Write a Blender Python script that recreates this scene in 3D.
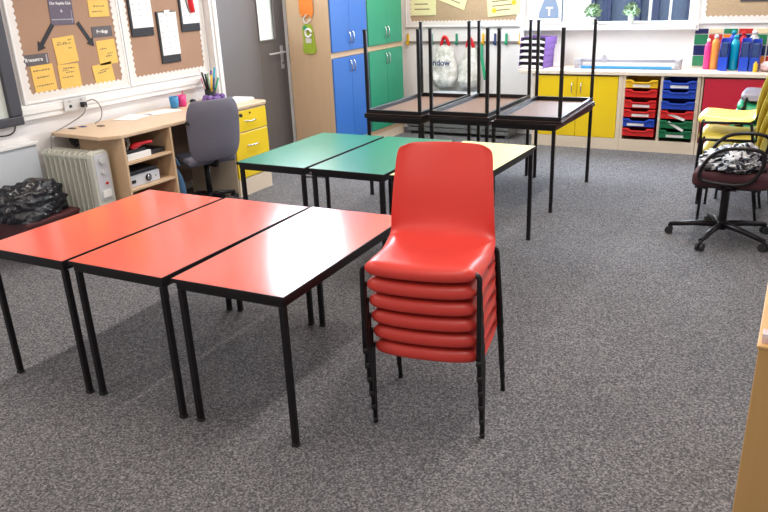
import bpy, bmesh, math, random
from mathutils import Vector, Matrix
random.seed(7)
S = bpy.context.scene
for o in list(bpy.data.objects): bpy.data.objects.remove(o, do_unlink=True)
C = S.collection
PI = math.pi

# ------------------------------------------------------------ camera
cam_d = bpy.data.cameras.new('camera'); cam = bpy.data.objects.new('camera', cam_d); C.objects.link(cam)
right = Vector((0.88017264, 0.47319585, -0.03717266))
up = Vector((-0.14269027, 0.33847737, 0.93009277))
back = Vector((0.45269814, -0.81333803, 0.36543897))
cam.matrix_world = Matrix(((right.x, up.x, back.x, 0), (right.y, up.y, back.y, 0), (right.z, up.z, back.z, 1.767), (0, 0, 0, 1)))
cam_d.sensor_fit = 'HORIZONTAL'; cam_d.sensor_width = 36
cam_d.lens = 744.25 / 768 * 36
cam_d.shift_x = -(389.25 - 384) / 768
cam_d.shift_y = (275.9 - 256) / 768
cam_d.clip_start = 0.05; cam_d.clip_end = 100
S.camera = cam

# ------------------------------------------------------------ world and exposure
W = bpy.data.worlds.new('sky'); S.world = W; W.use_nodes = True
bg = W.node_tree.nodes['Background']
bg.inputs[0].default_value = (0.74, 0.86, 1.0, 1); bg.inputs[1].default_value = 9.0
S.view_settings.view_transform = 'Standard'; S.view_settings.look = 'None'
S.view_settings.gamma = 1; S.view_settings.use_curve_mapping = False
S.view_settings.exposure = 0.0

def area(name, loc, sx, sy, power, col=(1, 1, 1), rot=(0, 0, 0), parent=None):
    d = bpy.data.lights.new(name, 'AREA'); d.shape = 'RECTANGLE'; d.size = sx; d.size_y = sy
    d.energy = power; d.color = col
    o = bpy.data.objects.new(name, d); C.objects.link(o); o.location = loc; o.rotation_euler = rot
    if parent: o.parent = parent
    return o
# daylight entering by the windows (same size and place as the panes)
area('daylight_back_window', (-1.69, 8.66, 1.75), 1.1, 0.95, 100, (0.72, 0.84, 1.0), (-PI/2, 0, 0))
area('daylight_unseen_window', (-4.94, 6.90, 2.54), 0.66, 1.24, 105, (0.80, 0.88, 1.0), (0, -PI/2, 0))  # left window is unseen; its lamp is set for the red tabletop highlight
LAMP_POWER = 34

# ------------------------------------------------------------ materials
MATS = {}
def mat(name, col, rough=0.5, metal=0, spec=0.5, noise=None, bump=None, emit=None, trans=0, alpha=1, coat=0):
    if name in MATS: return MATS[name]
    m = bpy.data.materials.new(name); m.use_nodes = True; nt = m.node_tree
    b = nt.nodes['Principled BSDF']
    c = (*col, 1)
    b.inputs['Base Color'].default_value = c; b.inputs['Roughness'].default_value = rough
    b.inputs['Metallic'].default_value = metal; b.inputs['Specular IOR Level'].default_value = spec
    b.inputs['Transmission Weight'].default_value = trans; b.inputs['Alpha'].default_value = alpha
    b.inputs['Coat Weight'].default_value = coat
    if emit: b.inputs['Emission Color'].default_value = (*emit[0], 1); b.inputs['Emission Strength'].default_value = emit[1]
    tc = nt.nodes.new('ShaderNodeTexCoord')
    if noise:   # (scale vector, amount, col2)
        mp = nt.nodes.new('ShaderNodeMapping'); mp.inputs['Scale'].default_value = noise[0]
        nz = nt.nodes.new('ShaderNodeTexNoise'); nz.inputs['Scale'].default_value = 1; nz.inputs['Detail'].default_value = 4
        rp = nt.nodes.new('ShaderNodeValToRGB'); rp.color_ramp.elements[0].position = 0.5 - noise[1]; rp.color_ramp.elements[1].position = 0.5 + noise[1]
        rp.color_ramp.elements[0].color = c; rp.color_ramp.elements[1].color = (*noise[2], 1)
        nt.links.new(tc.outputs['Object'], mp.inputs[0]); nt.links.new(mp.outputs[0], nz.inputs['Vector'])
        nt.links.new(nz.outputs[0], rp.inputs[0]); nt.links.new(rp.outputs[0], b.inputs['Base Color'])
    if bump:    # (scale, strength, distance)
        nb = nt.nodes.new('ShaderNodeTexNoise'); nb.inputs['Scale'].default_value = bump[0]; nb.inputs['Detail'].default_value = 3
        bp = nt.nodes.new('ShaderNodeBump'); bp.inputs['Strength'].default_value = bump[1]; bp.inputs['Distance'].default_value = bump[2]
        nt.links.new(tc.outputs['Object'], nb.inputs['Vector']); nt.links.new(nb.outputs[0], bp.inputs['Height'])
        nt.links.new(bp.outputs[0], b.inputs['Normal'])
    MATS[name] = m; return m
M = lambda n: MATS[n]
mat('wall_paint', (0.80, 0.77, 0.76), 0.7, noise=((3, 3, 3), 0.3, (0.78, 0.75, 0.74)))
mat('wall_white', (0.86, 0.84, 0.83), 0.6, noise=((3, 3, 3), 0.3, (0.83, 0.81, 0.80)))
mat('wall_blueish', (0.62, 0.66, 0.72), 0.55, noise=((4, 4, 4), 0.3, (0.58, 0.63, 0.70)))
mat('ceiling_tile', (0.85, 0.84, 0.80), 0.9, noise=((30, 30, 30), 0.3, (0.80, 0.79, 0.76)))
mat('trim_white', (0.84, 0.83, 0.82), 0.4, noise=((6, 6, 6), 0.3, (0.80, 0.79, 0.78)))
mat('door_grey', (0.15, 0.135, 0.135), 0.45, noise=((1.5, 1.5, 1.5), 0.3, (0.165, 0.15, 0.147)))
mat('beech', (0.66, 0.46, 0.29), 0.42, noise=((18, 18, 1.6), 0.35, (0.60, 0.41, 0.25)))
mat('beech_top', (0.70, 0.51, 0.34), 0.35, noise=((20, 2.0, 20), 0.35, (0.65, 0.46, 0.30)))
mat('beech_pale', (0.76, 0.64, 0.50), 0.40, noise=((2, 18, 18), 0.35, (0.71, 0.59, 0.45)))
mat('counter_top', (0.82, 0.72, 0.60), 0.35, noise=((2, 18, 18), 0.35, (0.78, 0.67, 0.55)))
mat('oak_warm', (0.62, 0.37, 0.14), 0.5, noise=((18, 18, 1.6), 0.35, (0.57, 0.33, 0.12)))
mat('yellow_lam', (0.86, 0.60, 0.01), 0.35, noise=((5, 5, 5), 0.3, (0.83, 0.57, 0.01)))
mat('blue_lam', (0.035, 0.15, 0.50), 0.35, noise=((5, 5, 5), 0.3, (0.04, 0.16, 0.52)))
mat('green_lam', (0.02, 0.28, 0.155), 0.35, noise=((5, 5, 5), 0.3, (0.025, 0.30, 0.165)))
mat('red_lam', (0.55, 0.015, 0.04), 0.35, noise=((5, 5, 5), 0.3, (0.52, 0.015, 0.045)))
mat('top_red', (0.80, 0.11, 0.07), 0.17, spec=0.6, noise=((2, 2, 2), 0.3, (0.78, 0.105, 0.067)), bump=(220, 0.06, 0.001))
mat('top_green', (0.005, 0.21, 0.12), 0.3, spec=0.3, noise=((2, 2, 2), 0.3, (0.006, 0.205, 0.12)), bump=(220, 0.06, 0.001))
mat('top_yellow', (0.88, 0.82, 0.38), 0.27, spec=0.5, noise=((2, 2, 2), 0.3, (0.86, 0.80, 0.37)), bump=(220, 0.06, 0.001))
mat('top_brown', (0.12, 0.06, 0.045), 0.35, noise=((2, 2, 2), 0.3, (0.13, 0.065, 0.05)))
mat('chipboard', (0.17, 0.092, 0.062), 0.42, noise=((40, 40, 40), 0.25, (0.15, 0.08, 0.054)))
mat('edge_black', (0.012, 0.009, 0.010), 0.4, spec=0.3, noise=((9, 9, 9), 0.3, (0.016, 0.012, 0.013)))
mat('steel_black', (0.009, 0.008, 0.010), 0.34, spec=0.3, noise=((9, 9, 9), 0.3, (0.012, 0.010, 0.012)))
mat('rubber', (0.012, 0.012, 0.014), 0.7, noise=((30, 30, 30), 0.3, (0.02, 0.02, 0.022)))
mat('plastic_red', (0.70, 0.056, 0.042), 0.36, spec=0.5, noise=((4, 4, 4), 0.3, (0.67, 0.052, 0.040)), bump=(300, 0.05, 0.001))
mat('plastic_yellow', (0.95, 0.79, 0.14), 0.34, noise=((4, 4, 4), 0.3, (0.93, 0.77, 0.13)))
mat('plastic_grey', (0.20, 0.18, 0.24), 0.4, noise=((4, 4, 4), 0.3, (0.19, 0.17, 0.22)))
mat('plastic_green', (0.03, 0.42, 0.20), 0.4, noise=((4, 4, 4), 0.3, (0.03, 0.40, 0.19)))
mat('tray_blue', (0.015, 0.07, 0.52), 0.3, noise=((4, 4, 4), 0.3, (0.015, 0.06, 0.48)))
mat('tray_red', (0.72, 0.02, 0.02), 0.3, noise=((4, 4, 4), 0.3, (0.68, 0.02, 0.02)))
mat('tray_green', (0.005, 0.17, 0.06), 0.3, noise=((4, 4, 4), 0.3, (0.005, 0.15, 0.055)))
mat('tray_yellow', (0.85, 0.52, 0.02), 0.3, noise=((4, 4, 4), 0.3, (0.82, 0.5, 0.02)))
mat('satin_steel', (0.60, 0.59, 0.60), 0.4, metal=0.3, noise=((9, 9, 9), 0.3, (0.56, 0.55, 0.56)))
mat('chrome', (0.65, 0.65, 0.66), 0.25, metal=1, noise=((9, 9, 9), 0.3, (0.6, 0.6, 0.62)))
mat('cork', (0.40, 0.245, 0.165), 0.9, noise=((5, 5, 5), 0.35, (0.37, 0.225, 0.15)), bump=(60, 0.1, 0.001))
mat('cork_back', (0.52, 0.38, 0.24), 0.9, noise=((60, 60, 60), 0.25, (0.44, 0.31, 0.19)), bump=(60, 0.2, 0.001))
mat('scallop', (0.80, 0.76, 0.73), 0.7, noise=((10, 10, 10), 0.3, (0.76, 0.72, 0.69)))
mat('paper', (0.86, 0.85, 0.84), 0.7, noise=((14, 14, 14), 0.3, (0.80, 0.79, 0.78)))
mat('paper_yellow', (0.83, 0.53, 0.12), 0.7, noise=((10, 10, 10), 0.3, (0.78, 0.49, 0.11)))
mat('paper_cream', (0.80, 0.77, 0.42), 0.7, noise=((10, 10, 10), 0.3, (0.75, 0.72, 0.40)))
mat('paper_purple', (0.10, 0.075, 0.115), 0.6, noise=((60, 60, 60), 0.2, (0.13, 0.10, 0.15)))
mat('label_grey', (0.095, 0.080, 0.085), 0.6, noise=((60, 60, 60), 0.2, (0.12, 0.10, 0.11)))
mat('ink', (0.20, 0.14, 0.08), 0.8, noise=((20, 20, 20), 0.3, (0.25, 0.18, 0.1)))
mat('ink_grey', (0.35, 0.35, 0.38), 0.8, noise=((20, 20, 20), 0.3, (0.4, 0.4, 0.42)))
mat('black_card', (0.010, 0.010, 0.014), 0.6, noise=((20, 20, 20), 0.3, (0.014, 0.014, 0.02)))
mat('cushion_fabric', (0.185, 0.175, 0.21), 0.95, noise=((160, 160, 160), 0.3, (0.12, 0.115, 0.165)), bump=(200, 0.3, 0.001))
mat('maroon_fabric', (0.085, 0.028, 0.035), 0.95, noise=((120, 120, 120), 0.3, (0.06, 0.02, 0.025)), bump=(200, 0.3, 0.001))
mat('heater_cream', (0.62, 0.62, 0.55), 0.4, noise=((5, 5, 5), 0.3, (0.59, 0.59, 0.52)))
mat('heater_panel', (0.62, 0.63, 0.68), 0.4, noise=((5, 5, 5), 0.3, (0.6, 0.6, 0.65)))
mat('bag_black', (0.013, 0.014, 0.018), 0.22, noise=((9, 9, 9), 0.3, (0.02, 0.02, 0.026)), bump=(16, 0.5, 0.015))
mat('crate_maroon', (0.10, 0.02, 0.025), 0.6, noise=((5, 5, 5), 0.3, (0.08, 0.02, 0.02)))
mat('screen_cream', (0.62, 0.66, 0.62), 0.3, noise=((5, 5, 5), 0.3, (0.60, 0.64, 0.6)))
mat('frame_dark', (0.055, 0.055, 0.068), 0.45, noise=((5, 5, 5), 0.3, (0.06, 0.06, 0.075)))
mat('purple_plastic', (0.15, 0.07, 0.28), 0.35, noise=((5, 5, 5), 0.3, (0.14, 0.06, 0.26)))
mat('blue_plastic', (0.02, 0.06, 0.55), 0.3, noise=((5, 5, 5), 0.3, (0.02, 0.08, 0.6)))
mat('teal_plastic', (0.0, 0.32, 0.50), 0.3, noise=((5, 5, 5), 0.3, (0.0, 0.36, 0.5)))
mat('orange_plastic', (0.85, 0.28, 0.04), 0.4, noise=((5, 5, 5), 0.3, (0.8, 0.25, 0.04)))
mat('pink_plastic', (0.70, 0.04, 0.22), 0.4, noise=((5, 5, 5), 0.3, (0.65, 0.04, 0.2)))
mat('cup_blue', (0.03, 0.24, 0.50), 0.4, noise=((5, 5, 5), 0.3, (0.03, 0.22, 0.46)))
mat('leaf', (0.14, 0.27, 0.10), 0.6, noise=((40, 40, 40), 0.3, (0.36, 0.47, 0.32)))
mat('machine_grey', (0.42, 0.40, 0.44), 0.4, noise=((5, 5, 5), 0.3, (0.38, 0.37, 0.41)))
mat('pot_white', (0.62, 0.62, 0.62), 0.35, noise=((5, 5, 5), 0.3, (0.58, 0.58, 0.58)))
mat('felt_orange', (0.86, 0.26, 0.04), 0.8, noise=((30, 30, 30), 0.3, (0.8, 0.22, 0.03)))
mat('felt_green', (0.36, 0.47, 0.035), 0.8, noise=((30, 30, 30), 0.3, (0.3, 0.42, 0.03)))
mat('kit_grey', (0.17, 0.18, 0.18), 0.5, noise=((3, 3, 60), 0.3, (0.12, 0.13, 0.13)))
mat('denim_blue', (0.05, 0.13, 0.26), 0.8, noise=((30, 30, 30), 0.3, (0.04, 0.1, 0.2)))
mat('cable_black', (0.015, 0.015, 0.017), 0.5, noise=((5, 5, 5), 0.3, (0.02, 0.02, 0.022)))
mat('cable_grey', (0.23, 0.21, 0.19), 0.5, noise=((5, 5, 5), 0.3, (0.2, 0.18, 0.17)))
mat('red_plastic', (0.72, 0.01, 0.02), 0.4, noise=((5, 5, 5), 0.3, (0.65, 0.01, 0.02)))
mat('post_navy', (0.008, 0.014, 0.045), 0.5, noise=((5, 5, 5), 0.3, (0.01, 0.018, 0.05)))
mat('navy_paint', (0.02, 0.05, 0.18), 0.5, noise=((5, 5, 5), 0.3, (0.03, 0.06, 0.2)))
mat('fence_slate', (0.035, 0.052, 0.085), 0.6, noise=((3, 3, 3), 0.3, (0.045, 0.065, 0.10)))
mat('slate_paint', (0.20, 0.28, 0.42), 0.6, noise=((3, 3, 3), 0.3, (0.26, 0.34, 0.48)))
mat('brick_pink', (0.16, 0.07, 0.07), 0.8, noise=((4, 4, 14), 0.1, (0.22, 0.16, 0.15)))
mat('lamp_diffuser', (0.9, 0.9, 0.9), 0.5, emit=((1.0, 0.97, 0.92), 3.0), noise=((5, 5, 5), 0.3, (0.88, 0.88, 0.88)))
mat('bag_clear', (0.80, 0.80, 0.76), 0.3, noise=((16, 16, 16), 0.2, (0.55, 0.54, 0.50)), bump=(18, 0.9, 0.02))
mat('brown_panel', (0.20, 0.13, 0.10), 0.5, noise=((5, 5, 5), 0.3, (0.18, 0.12, 0.09)))

def glass_mat():
    m = bpy.data.materials.new('pane_glass'); m.use_nodes = True; nt = m.node_tree
    b = nt.nodes['Principled BSDF']; out = nt.nodes['Material Output']
    b.inputs['Base Color'].default_value = (0.95, 0.97, 1, 1); b.inputs['Roughness'].default_value = 0.02
    t = nt.nodes.new('ShaderNodeBsdfTransparent'); g = nt.nodes.new('ShaderNodeBsdfGlossy'); g.inputs['Roughness'].default_value = 0.02
    f = nt.nodes.new('ShaderNodeFresnel'); f.inputs[0].default_value = 1.3
    mx = nt.nodes.new('ShaderNodeMixShader'); nt.links.new(f.outputs[0], mx.inputs[0]); nt.links.new(t.outputs[0], mx.inputs[1]); nt.links.new(g.outputs[0], mx.inputs[2])
    nt.links.new(mx.outputs[0], out.inputs[0]); MATS['glass'] = m
glass_mat()

def frosted():
    m = mat('frosted_pane', (0.62, 0.60, 0.52), 0.6, noise=((4, 4, 4), 0.3, (0.60, 0.58, 0.50)))
    b = m.node_tree.nodes['Principled BSDF']; b.inputs['Transmission Weight'].default_value = 0.75
    b.inputs['Roughness'].default_value = 0.7
frosted()

def carpet_mat():
    m = bpy.data.materials.new('carpet'); m.use_nodes = True; nt = m.node_tree; b = nt.nodes['Principled BSDF']
    b.inputs['Roughness'].default_value = 1.0; b.inputs['Specular IOR Level'].default_value = 0.1
    tc = nt.nodes.new('ShaderNodeTexCoord')
    vo = nt.nodes.new('ShaderNodeTexVoronoi'); vo.inputs['Scale'].default_value = 150
    sp = nt.nodes.new('ShaderNodeSeparateColor'); nt.links.new(tc.outputs['Object'], vo.inputs['Vector']); nt.links.new(vo.outputs['Color'], sp.inputs[0])
    n3 = nt.nodes.new('ShaderNodeTexNoise'); n3.inputs['Scale'].default_value = 85; n3.inputs['Detail'].default_value = 4; n3.inputs['Roughness'].default_value = 0.7
    nt.links.new(tc.outputs['Object'], n3.inputs['Vector'])
    n1 = nt.nodes.new('ShaderNodeMath'); n1.operation = 'MULTIPLY_ADD'; n1.inputs[1].default_value = 0.34
    nt.links.new(sp.outputs[0], n1.inputs[0])
    h1 = nt.nodes.new('ShaderNodeMath'); h1.operation = 'MULTIPLY'; h1.inputs[1].default_value = 0.66; nt.links.new(n3.outputs[0], h1.inputs[0]); nt.links.new(h1.outputs[0], n1.inputs[2])
    r1 = nt.nodes.new('ShaderNodeValToRGB'); e = r1.color_ramp.elements
    e[0].position = 0.30; e[0].color = (0.066, 0.066, 0.075, 1); e[1].position = 0.74; e[1].color = (0.34, 0.33, 0.335, 1)
    md = e.new(0.5); md.color = (0.142, 0.139, 0.147, 1)
    n2 = nt.nodes.new('ShaderNodeTexNoise'); n2.inputs['Scale'].default_value = 1.6; n2.inputs['Detail'].default_value = 5
    r2 = nt.nodes.new('ShaderNodeValToRGB'); r2.color_ramp.elements[0].position = 0.3; r2.color_ramp.elements[0].color = (0.86, 0.86, 0.87, 1)
    r2.color_ramp.elements[1].position = 0.7; r2.color_ramp.elements[1].color = (1, 1, 1, 1)
    mx = nt.nodes.new('ShaderNodeMix'); mx.data_type = 'RGBA'; mx.blend_type = 'MULTIPLY'; mx.inputs[0].default_value = 1
    nt.links.new(tc.outputs['Object'], n2.inputs['Vector'])
    nt.links.new(n1.outputs[0], r1.inputs[0]); nt.links.new(n2.outputs[0], r2.inputs[0])
    nt.links.new(r1.outputs[0], mx.inputs[6]); nt.links.new(r2.outputs[0], mx.inputs[7]); nt.links.new(mx.outputs[2], b.inputs['Base Color'])
    bp = nt.nodes.new('ShaderNodeBump'); bp.inputs['Strength'].default_value = 0.35; bp.inputs['Distance'].default_value = 0.003
    nt.links.new(n1.outputs[0], bp.inputs['Height']); nt.links.new(bp.outputs[0], b.inputs['Normal']); MATS['carpet'] = m
carpet_mat()

def news_mat():
    m = bpy.data.materials.new('printed_film'); m.use_nodes = True; nt = m.node_tree; b = nt.nodes['Principled BSDF']
    b.inputs['Roughness'].default_value = 0.3
    tc = nt.nodes.new('ShaderNodeTexCoord'); n = nt.nodes.new('ShaderNodeTexVoronoi'); n.inputs['Scale'].default_value = 14
    n2 = nt.nodes.new('ShaderNodeTexNoise'); n2.inputs['Scale'].default_value = 5.5; n2.inputs['Detail'].default_value = 2; n2.inputs['Distortion'].default_value = 1.5
    r = nt.nodes.new('ShaderNodeValToRGB'); r.color_ramp.interpolation = 'CONSTANT'; e = r.color_ramp.elements
    e[0].position = 0; e[0].color = (0.60, 0.61, 0.64, 1); e[1].position = 0.53; e[1].color = (0.70, 0.71, 0.72, 1)
    a = e.new(0.42); a.color = (0.012, 0.012, 0.018, 1); a = e.new(0.505); a.color = (0.05, 0.11, 0.22, 1); a = e.new(0.58); a.color = (0.03, 0.03, 0.035, 1); a = e.new(0.64); a.color = (0.35, 0.38, 0.38, 1)
    nt.links.new(tc.outputs['Object'], n2.inputs['Vector']); nt.links.new(n2.outputs[0], r.inputs[0]); nt.links.new(r.outputs[0], b.inputs['Base Color'])
    MATS['news'] = m
news_mat()

# ------------------------------------------------------------ mesh helpers
class MB:
    def __init__(s): s.b = bmesh.new()
    def box(s, x0, x1, y0, y1, z0, z1, mi=0, rz=0, rx=0, ry=0):
        c = Vector(((x0+x1)/2, (y0+y1)/2, (z0+z1)/2))
        m = Matrix.Translation(c) @ Matrix.Rotation(rz, 4, 'Z') @ Matrix.Rotation(ry, 4, 'Y') @ Matrix.Rotation(rx, 4, 'X') @ Matrix.Diagonal((abs(x1-x0), abs(y1-y0), abs(z1-z0), 1))
        r = bmesh.ops.create_cube(s.b, size=1, matrix=m)
        for f in {f for v in r['verts'] for f in v.link_faces}: f.material_index = mi
        return s
    def cyl(s, c, r, h, axis='Z', seg=20, r2=None, mi=0):
        m = Matrix.Translation(Vector(c))
        if axis == 'X': m = m @ Matrix.Rotation(PI/2, 4, 'Y')
        if axis == 'Y': m = m @ Matrix.Rotation(PI/2, 4, 'X')
        q = bmesh.ops.create_cone(s.b, cap_ends=True, segments=seg, radius1=r, radius2=r if r2 is None else r2, depth=h, matrix=m)
        for f in {f for v in q['verts'] for f in v.link_faces}: f.material_index = mi; f.smooth = len(f.verts) == 4
        return s
    def sph(s, c, r, sc=(1, 1, 1), seg=16):
        q = bmesh.ops.create_uvsphere(s.b, u_segments=seg, v_segments=seg//2+2, radius=r, matrix=Matrix.Translation(Vector(c)) @ Matrix.Diagonal((*sc, 1)))
        for f in {f for v in q['verts'] for f in v.link_faces}: f.smooth = True
        return s
    def tube(s, pts, r, seg=10, smooth=0, flat=1.0):
        P = [Vector(p) for p in pts]
        for _ in range(smooth):
            Q = [P[0]]
            for a, b in zip(P[:-1], P[1:]): Q += [a.lerp(b, .25), a.lerp(b, .75)]
            Q.append(P[-1]); P = Q
        R = r if isinstance(r, (list, tuple)) else [r]*len(P)
        rings = []; n = None
        for i, p in enumerate(P):
            t = (P[min(i+1, len(P)-1)] - P[max(i-1, 0)]).normalized()
            if n is None:
                n = t.orthogonal().normalized()
            n = (n - t*n.dot(t)).normalized(); bn = t.cross(n)
            rr = R[min(i, len(R)-1)]
            rings.append([s.b.verts.new(p + (n*math.cos(a)+bn*math.sin(a)*flat)*rr) for a in [2*PI*k/seg for k in range(seg)]])
        for A, B in zip(rings[:-1], rings[1:]):
            for k in range(seg):
                f = s.b.faces.new((A[k], A[(k+1) % seg], B[(k+1) % seg], B[k])); f.smooth = True
        s.b.faces.new(rings[0][::-1]); s.b.faces.new(rings[-1])
        return s
    def prism(s, poly, d, plane='XY', off=0, mi=0):
        def mk(a, b, h):
            return {'XY': (a, b, h), 'XZ': (a, h, b), 'YZ': (h, a, b)}[plane]
        A = [s.b.verts.new(mk(a, b, off)) for a, b in poly]; B = [s.b.verts.new(mk(a, b, off+d)) for a, b in poly]
        n = len(A); fs = [s.b.faces.new(A), s.b.faces.new(B)]
        for i in range(n): fs.append(s.b.faces.new((A[i], A[(i+1) % n], B[(i+1) % n], B[i])))
        for f in fs: f.material_index = mi
        bmesh.ops.recalc_face_normals(s.b, faces=fs)
        return s
    def lathe(s, prof, c=(0, 0, 0), seg=24):
        rings = [[s.b.verts.new((c[0]+r*math.cos(2*PI*k/seg), c[1]+r*math.sin(2*PI*k/seg), c[2]+z)) for k in range(seg)] for r, z in prof]
        for A, B in zip(rings[:-1], rings[1:]):
            for k in range(seg):
                f = s.b.faces.new((A[k], A[(k+1) % seg], B[(k+1) % seg], B[k])); f.smooth = True
        s.b.faces.new(rings[0][::-1]); s.b.faces.new(rings[-1]); return s
    def build(s, name, mats, parent=None, bevel=0, seg=2, solid=0, sub=0, kind=None, loc=None, smooth=False, label=None):
        me = bpy.data.meshes.new(name)
        bmesh.ops.recalc_face_normals(s.b, faces=s.b.faces[:])
        s.b.to_mesh(me); s.b.free()
        if not isinstance(mats, (list, tuple)): mats = [mats]
        for m in mats: me.materials.append(MATS[m] if isinstance(m, str) else m)
        if smooth:
            for p in me.polygons: p.use_smooth = True
        o = bpy.data.objects.new(name, me); C.objects.link(o)
        if parent: o.parent = parent
        if loc: o.location = loc
        if solid:
            md = o.modifiers.new('s', 'SOLIDIFY'); md.thickness = solid; md.offset = -1
        if sub:
            md = o.modifiers.new('d', 'SUBSURF'); md.levels = sub; md.render_levels = sub
        if bevel:
            md = o.modifiers.new('b', 'BEVEL'); md.width = bevel; md.segments = seg; md.limit_method = 'ANGLE'; md.angle_limit = 0.7
        if kind: o['kind'] = kind
        if label: o['label'] = label
        return o
def thing(name, label, cat, loc=(0, 0, 0), rz=0, group=None):
    o = bpy.data.objects.new(name, None); C.objects.link(o); o.location = loc; o.rotation_euler = (0, 0, rz)
    o.empty_display_size = 0.1
    o['label'] = label; o['category'] = cat
    if group: o['group'] = group
    return o
def tag(o, label, cat, group=None, kind=None):
    o['label'] = label; o['category'] = cat
    if group: o['group'] = group
    if kind: o['kind'] = kind
    return o
def copy_tree(o, parent=None):
    c = o.copy(); C.objects.link(c)
    if parent: c.parent = parent
    for ch in list(o.children): copy_tree(ch, c)
    return c
def dup(root, loc, rz=0, label=None, rx=0):
    r = copy_tree(root); r.location = loc; r.rotation_euler = (rx, 0, rz)
    if label: r['label'] = label
    return r
def writing(text, size, loc, wall, parent, m, name='lettering', tilt=0, bold=0.0):
    cu = bpy.data.curves.new(name, 'FONT'); cu.body = text; cu.size = size; cu.extrude = 0.0006; cu.offset = bold
    cu.align_x = 'CENTER'; cu.align_y = 'CENTER'; cu.materials.append(MATS[m])
    to = bpy.data.objects.new('t', cu); C.objects.link(to)
    bpy.context.view_layer.update()
    me = bpy.data.meshes.new_from_object(to.evaluated_get(bpy.context.evaluated_depsgraph_get()))
    bpy.data.objects.remove(to, do_unlink=True)
    o = bpy.data.objects.new(name, me); C.objects.link(o)
    if wall == 'left': R = Matrix(((0, 0, 1), (1, 0, 0), (0, 1, 0)))
    elif wall == 'back': R = Matrix(((1, 0, 0), (0, 0, -1), (0, 1, 0)))
    else: R = Matrix.Identity(3)
    mm = R.to_4x4() @ Matrix.Rotation(tilt, 4, 'Z')
    me.transform(mm); o.location = loc
    if parent: o.parent = parent
    return o

# ------------------------------------------------------------ room shell
XL, YB, XR, YN, H = -5.08, 8.76, 2.6, -2.2, 3.0
MB().box(XL-.2, XR+.2, YN-.2, YB+.2, -.1, 0).build('floor', 'carpet', kind='structure')
MB().box(XL-.2, XR+.2, YN-.2, YB+.2, H, H+.1).build('ceiling', 'ceiling_tile', kind='structure')
JX = -5.0   # face of the thicker wall length that holds the door
DY0, DY1, DZ = 5.76, 6.92, 2.06
w = MB()
w.box(XL-.2, XL, YN-.2, 5.70, 0, H)
w.box(XL-.2, JX, 5.70, DY0, 0, H)
w.box(XL-.2, JX, DY1, YB+.2, 0, 2.18)
w.box(XL-.2, JX, DY0, 6.25, DZ, H)
w.box(XL-.2, JX, 6.25, DY1, DZ, 2.18)
w.box(XL-.2, JX, 6.25, 7.60, 2.90, H)
w.box(XL-.2, JX, 7.60, YB+.2, 2.18, H)
w.build('wall_left', 'wall_paint', kind='structure')
# back wall with two window openings
WX = [(-2.87, -2.47), (-2.24, -1.13)]; WZ0, WZ1 = 1.26, 2.25
w = MB()
w.box(XL-.2, XR+.2, YB, YB+.2, 0, WZ0); w.box(XL-.2, XR+.2, YB, YB+.2, WZ1, H)
w.box(XL-.2, WX[0][0], YB, YB+.2, WZ0, WZ1); w.box(WX[0][1], WX[1][0], YB, YB+.2, WZ0, WZ1); w.box(WX[1][1], XR+.2, YB, YB+.2, WZ0, WZ1)
w.build('wall_back', 'wall_white', kind='structure')
MB().box(XR, XR+.2, YN, YB, 0, H).build('wall_right', 'wall_paint', kind='structure')
MB().box(XL-.2, XR+.2, YN-.2, YN, 0, H).build('wall_near', 'wall_paint', kind='structure')
MB().box(XL, XL+.015, YN, 3.6, 0, .1).build('baseboard_left', 'trim_white', kind='structure', bevel=.004)
MB().box(-.1, XR, YB-.015, YB, 0, .1).build('baseboard_back', 'trim_white', kind='structure', bevel=.004)
MB().box(XR-.015, XR, YN, YB-.02, 0, .1).build('baseboard_right', 'trim_white', kind='structure', bevel=.004)
for i, (a, b) in enumerate(WX):
    f = MB(); t = .045
    f.box(a, b, YB-.01, YB+.06, WZ0, WZ0+t*.6); f.box(a, b, YB-.01, YB+.06, WZ1-t, WZ1)
    f.box(a, a+t*.6, YB-.01, YB+.06, WZ0+t*.6, WZ1-t); f.box(b-t*.6, b, YB-.01, YB+.06, WZ0+t*.6, WZ1-t)
    if i: f.box(-1.57, -1.545, YB, YB+.05, WZ0+t*.6, WZ1-t); f.box(-1.36, -1.34, YB, YB+.05, WZ0+t*.6, WZ1-t)
    o = f.build('window_%d' % (i+1), 'trim_white', kind='structure', bevel=.004)
    MB().box(a+.02, b-.02, YB+.02, YB+.026, WZ0+.02, WZ1-.03).build('glass_pane', 'glass', o)
MB().box(-2.95, -1.06, YB-.12, YB-.001, 1.205, 1.252).build('trim_1', 'trim_white', kind='structure', bevel=.006)
MB().box(-2.99, -2.935, YB-.03, YB, .86, 2.3).box(-1.085, -1.045, YB-.03, YB, 1.19, 2.3).build('trim_2', 'trim_white', kind='structure', bevel=.004)
# unseen high window strip above door and cupboards, placed for the red tabletop highlight
f = MB()
f.box(JX-.10, JX, 6.25, 7.60, 2.18, 2.21); f.box(JX-.10, JX, 6.25, 7.60, 2.87, 2.90)
for y in (6.25, 7.57): f.box(JX-.10, JX, y, y+.03, 2.21, 2.87)
o = f.build('window_3', 'trim_white', kind='structure')
MB().box(JX-.06, JX-.055, 6.28, 7.57, 2.21, 2.87).build('glass_pane', 'glass', o)
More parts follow.
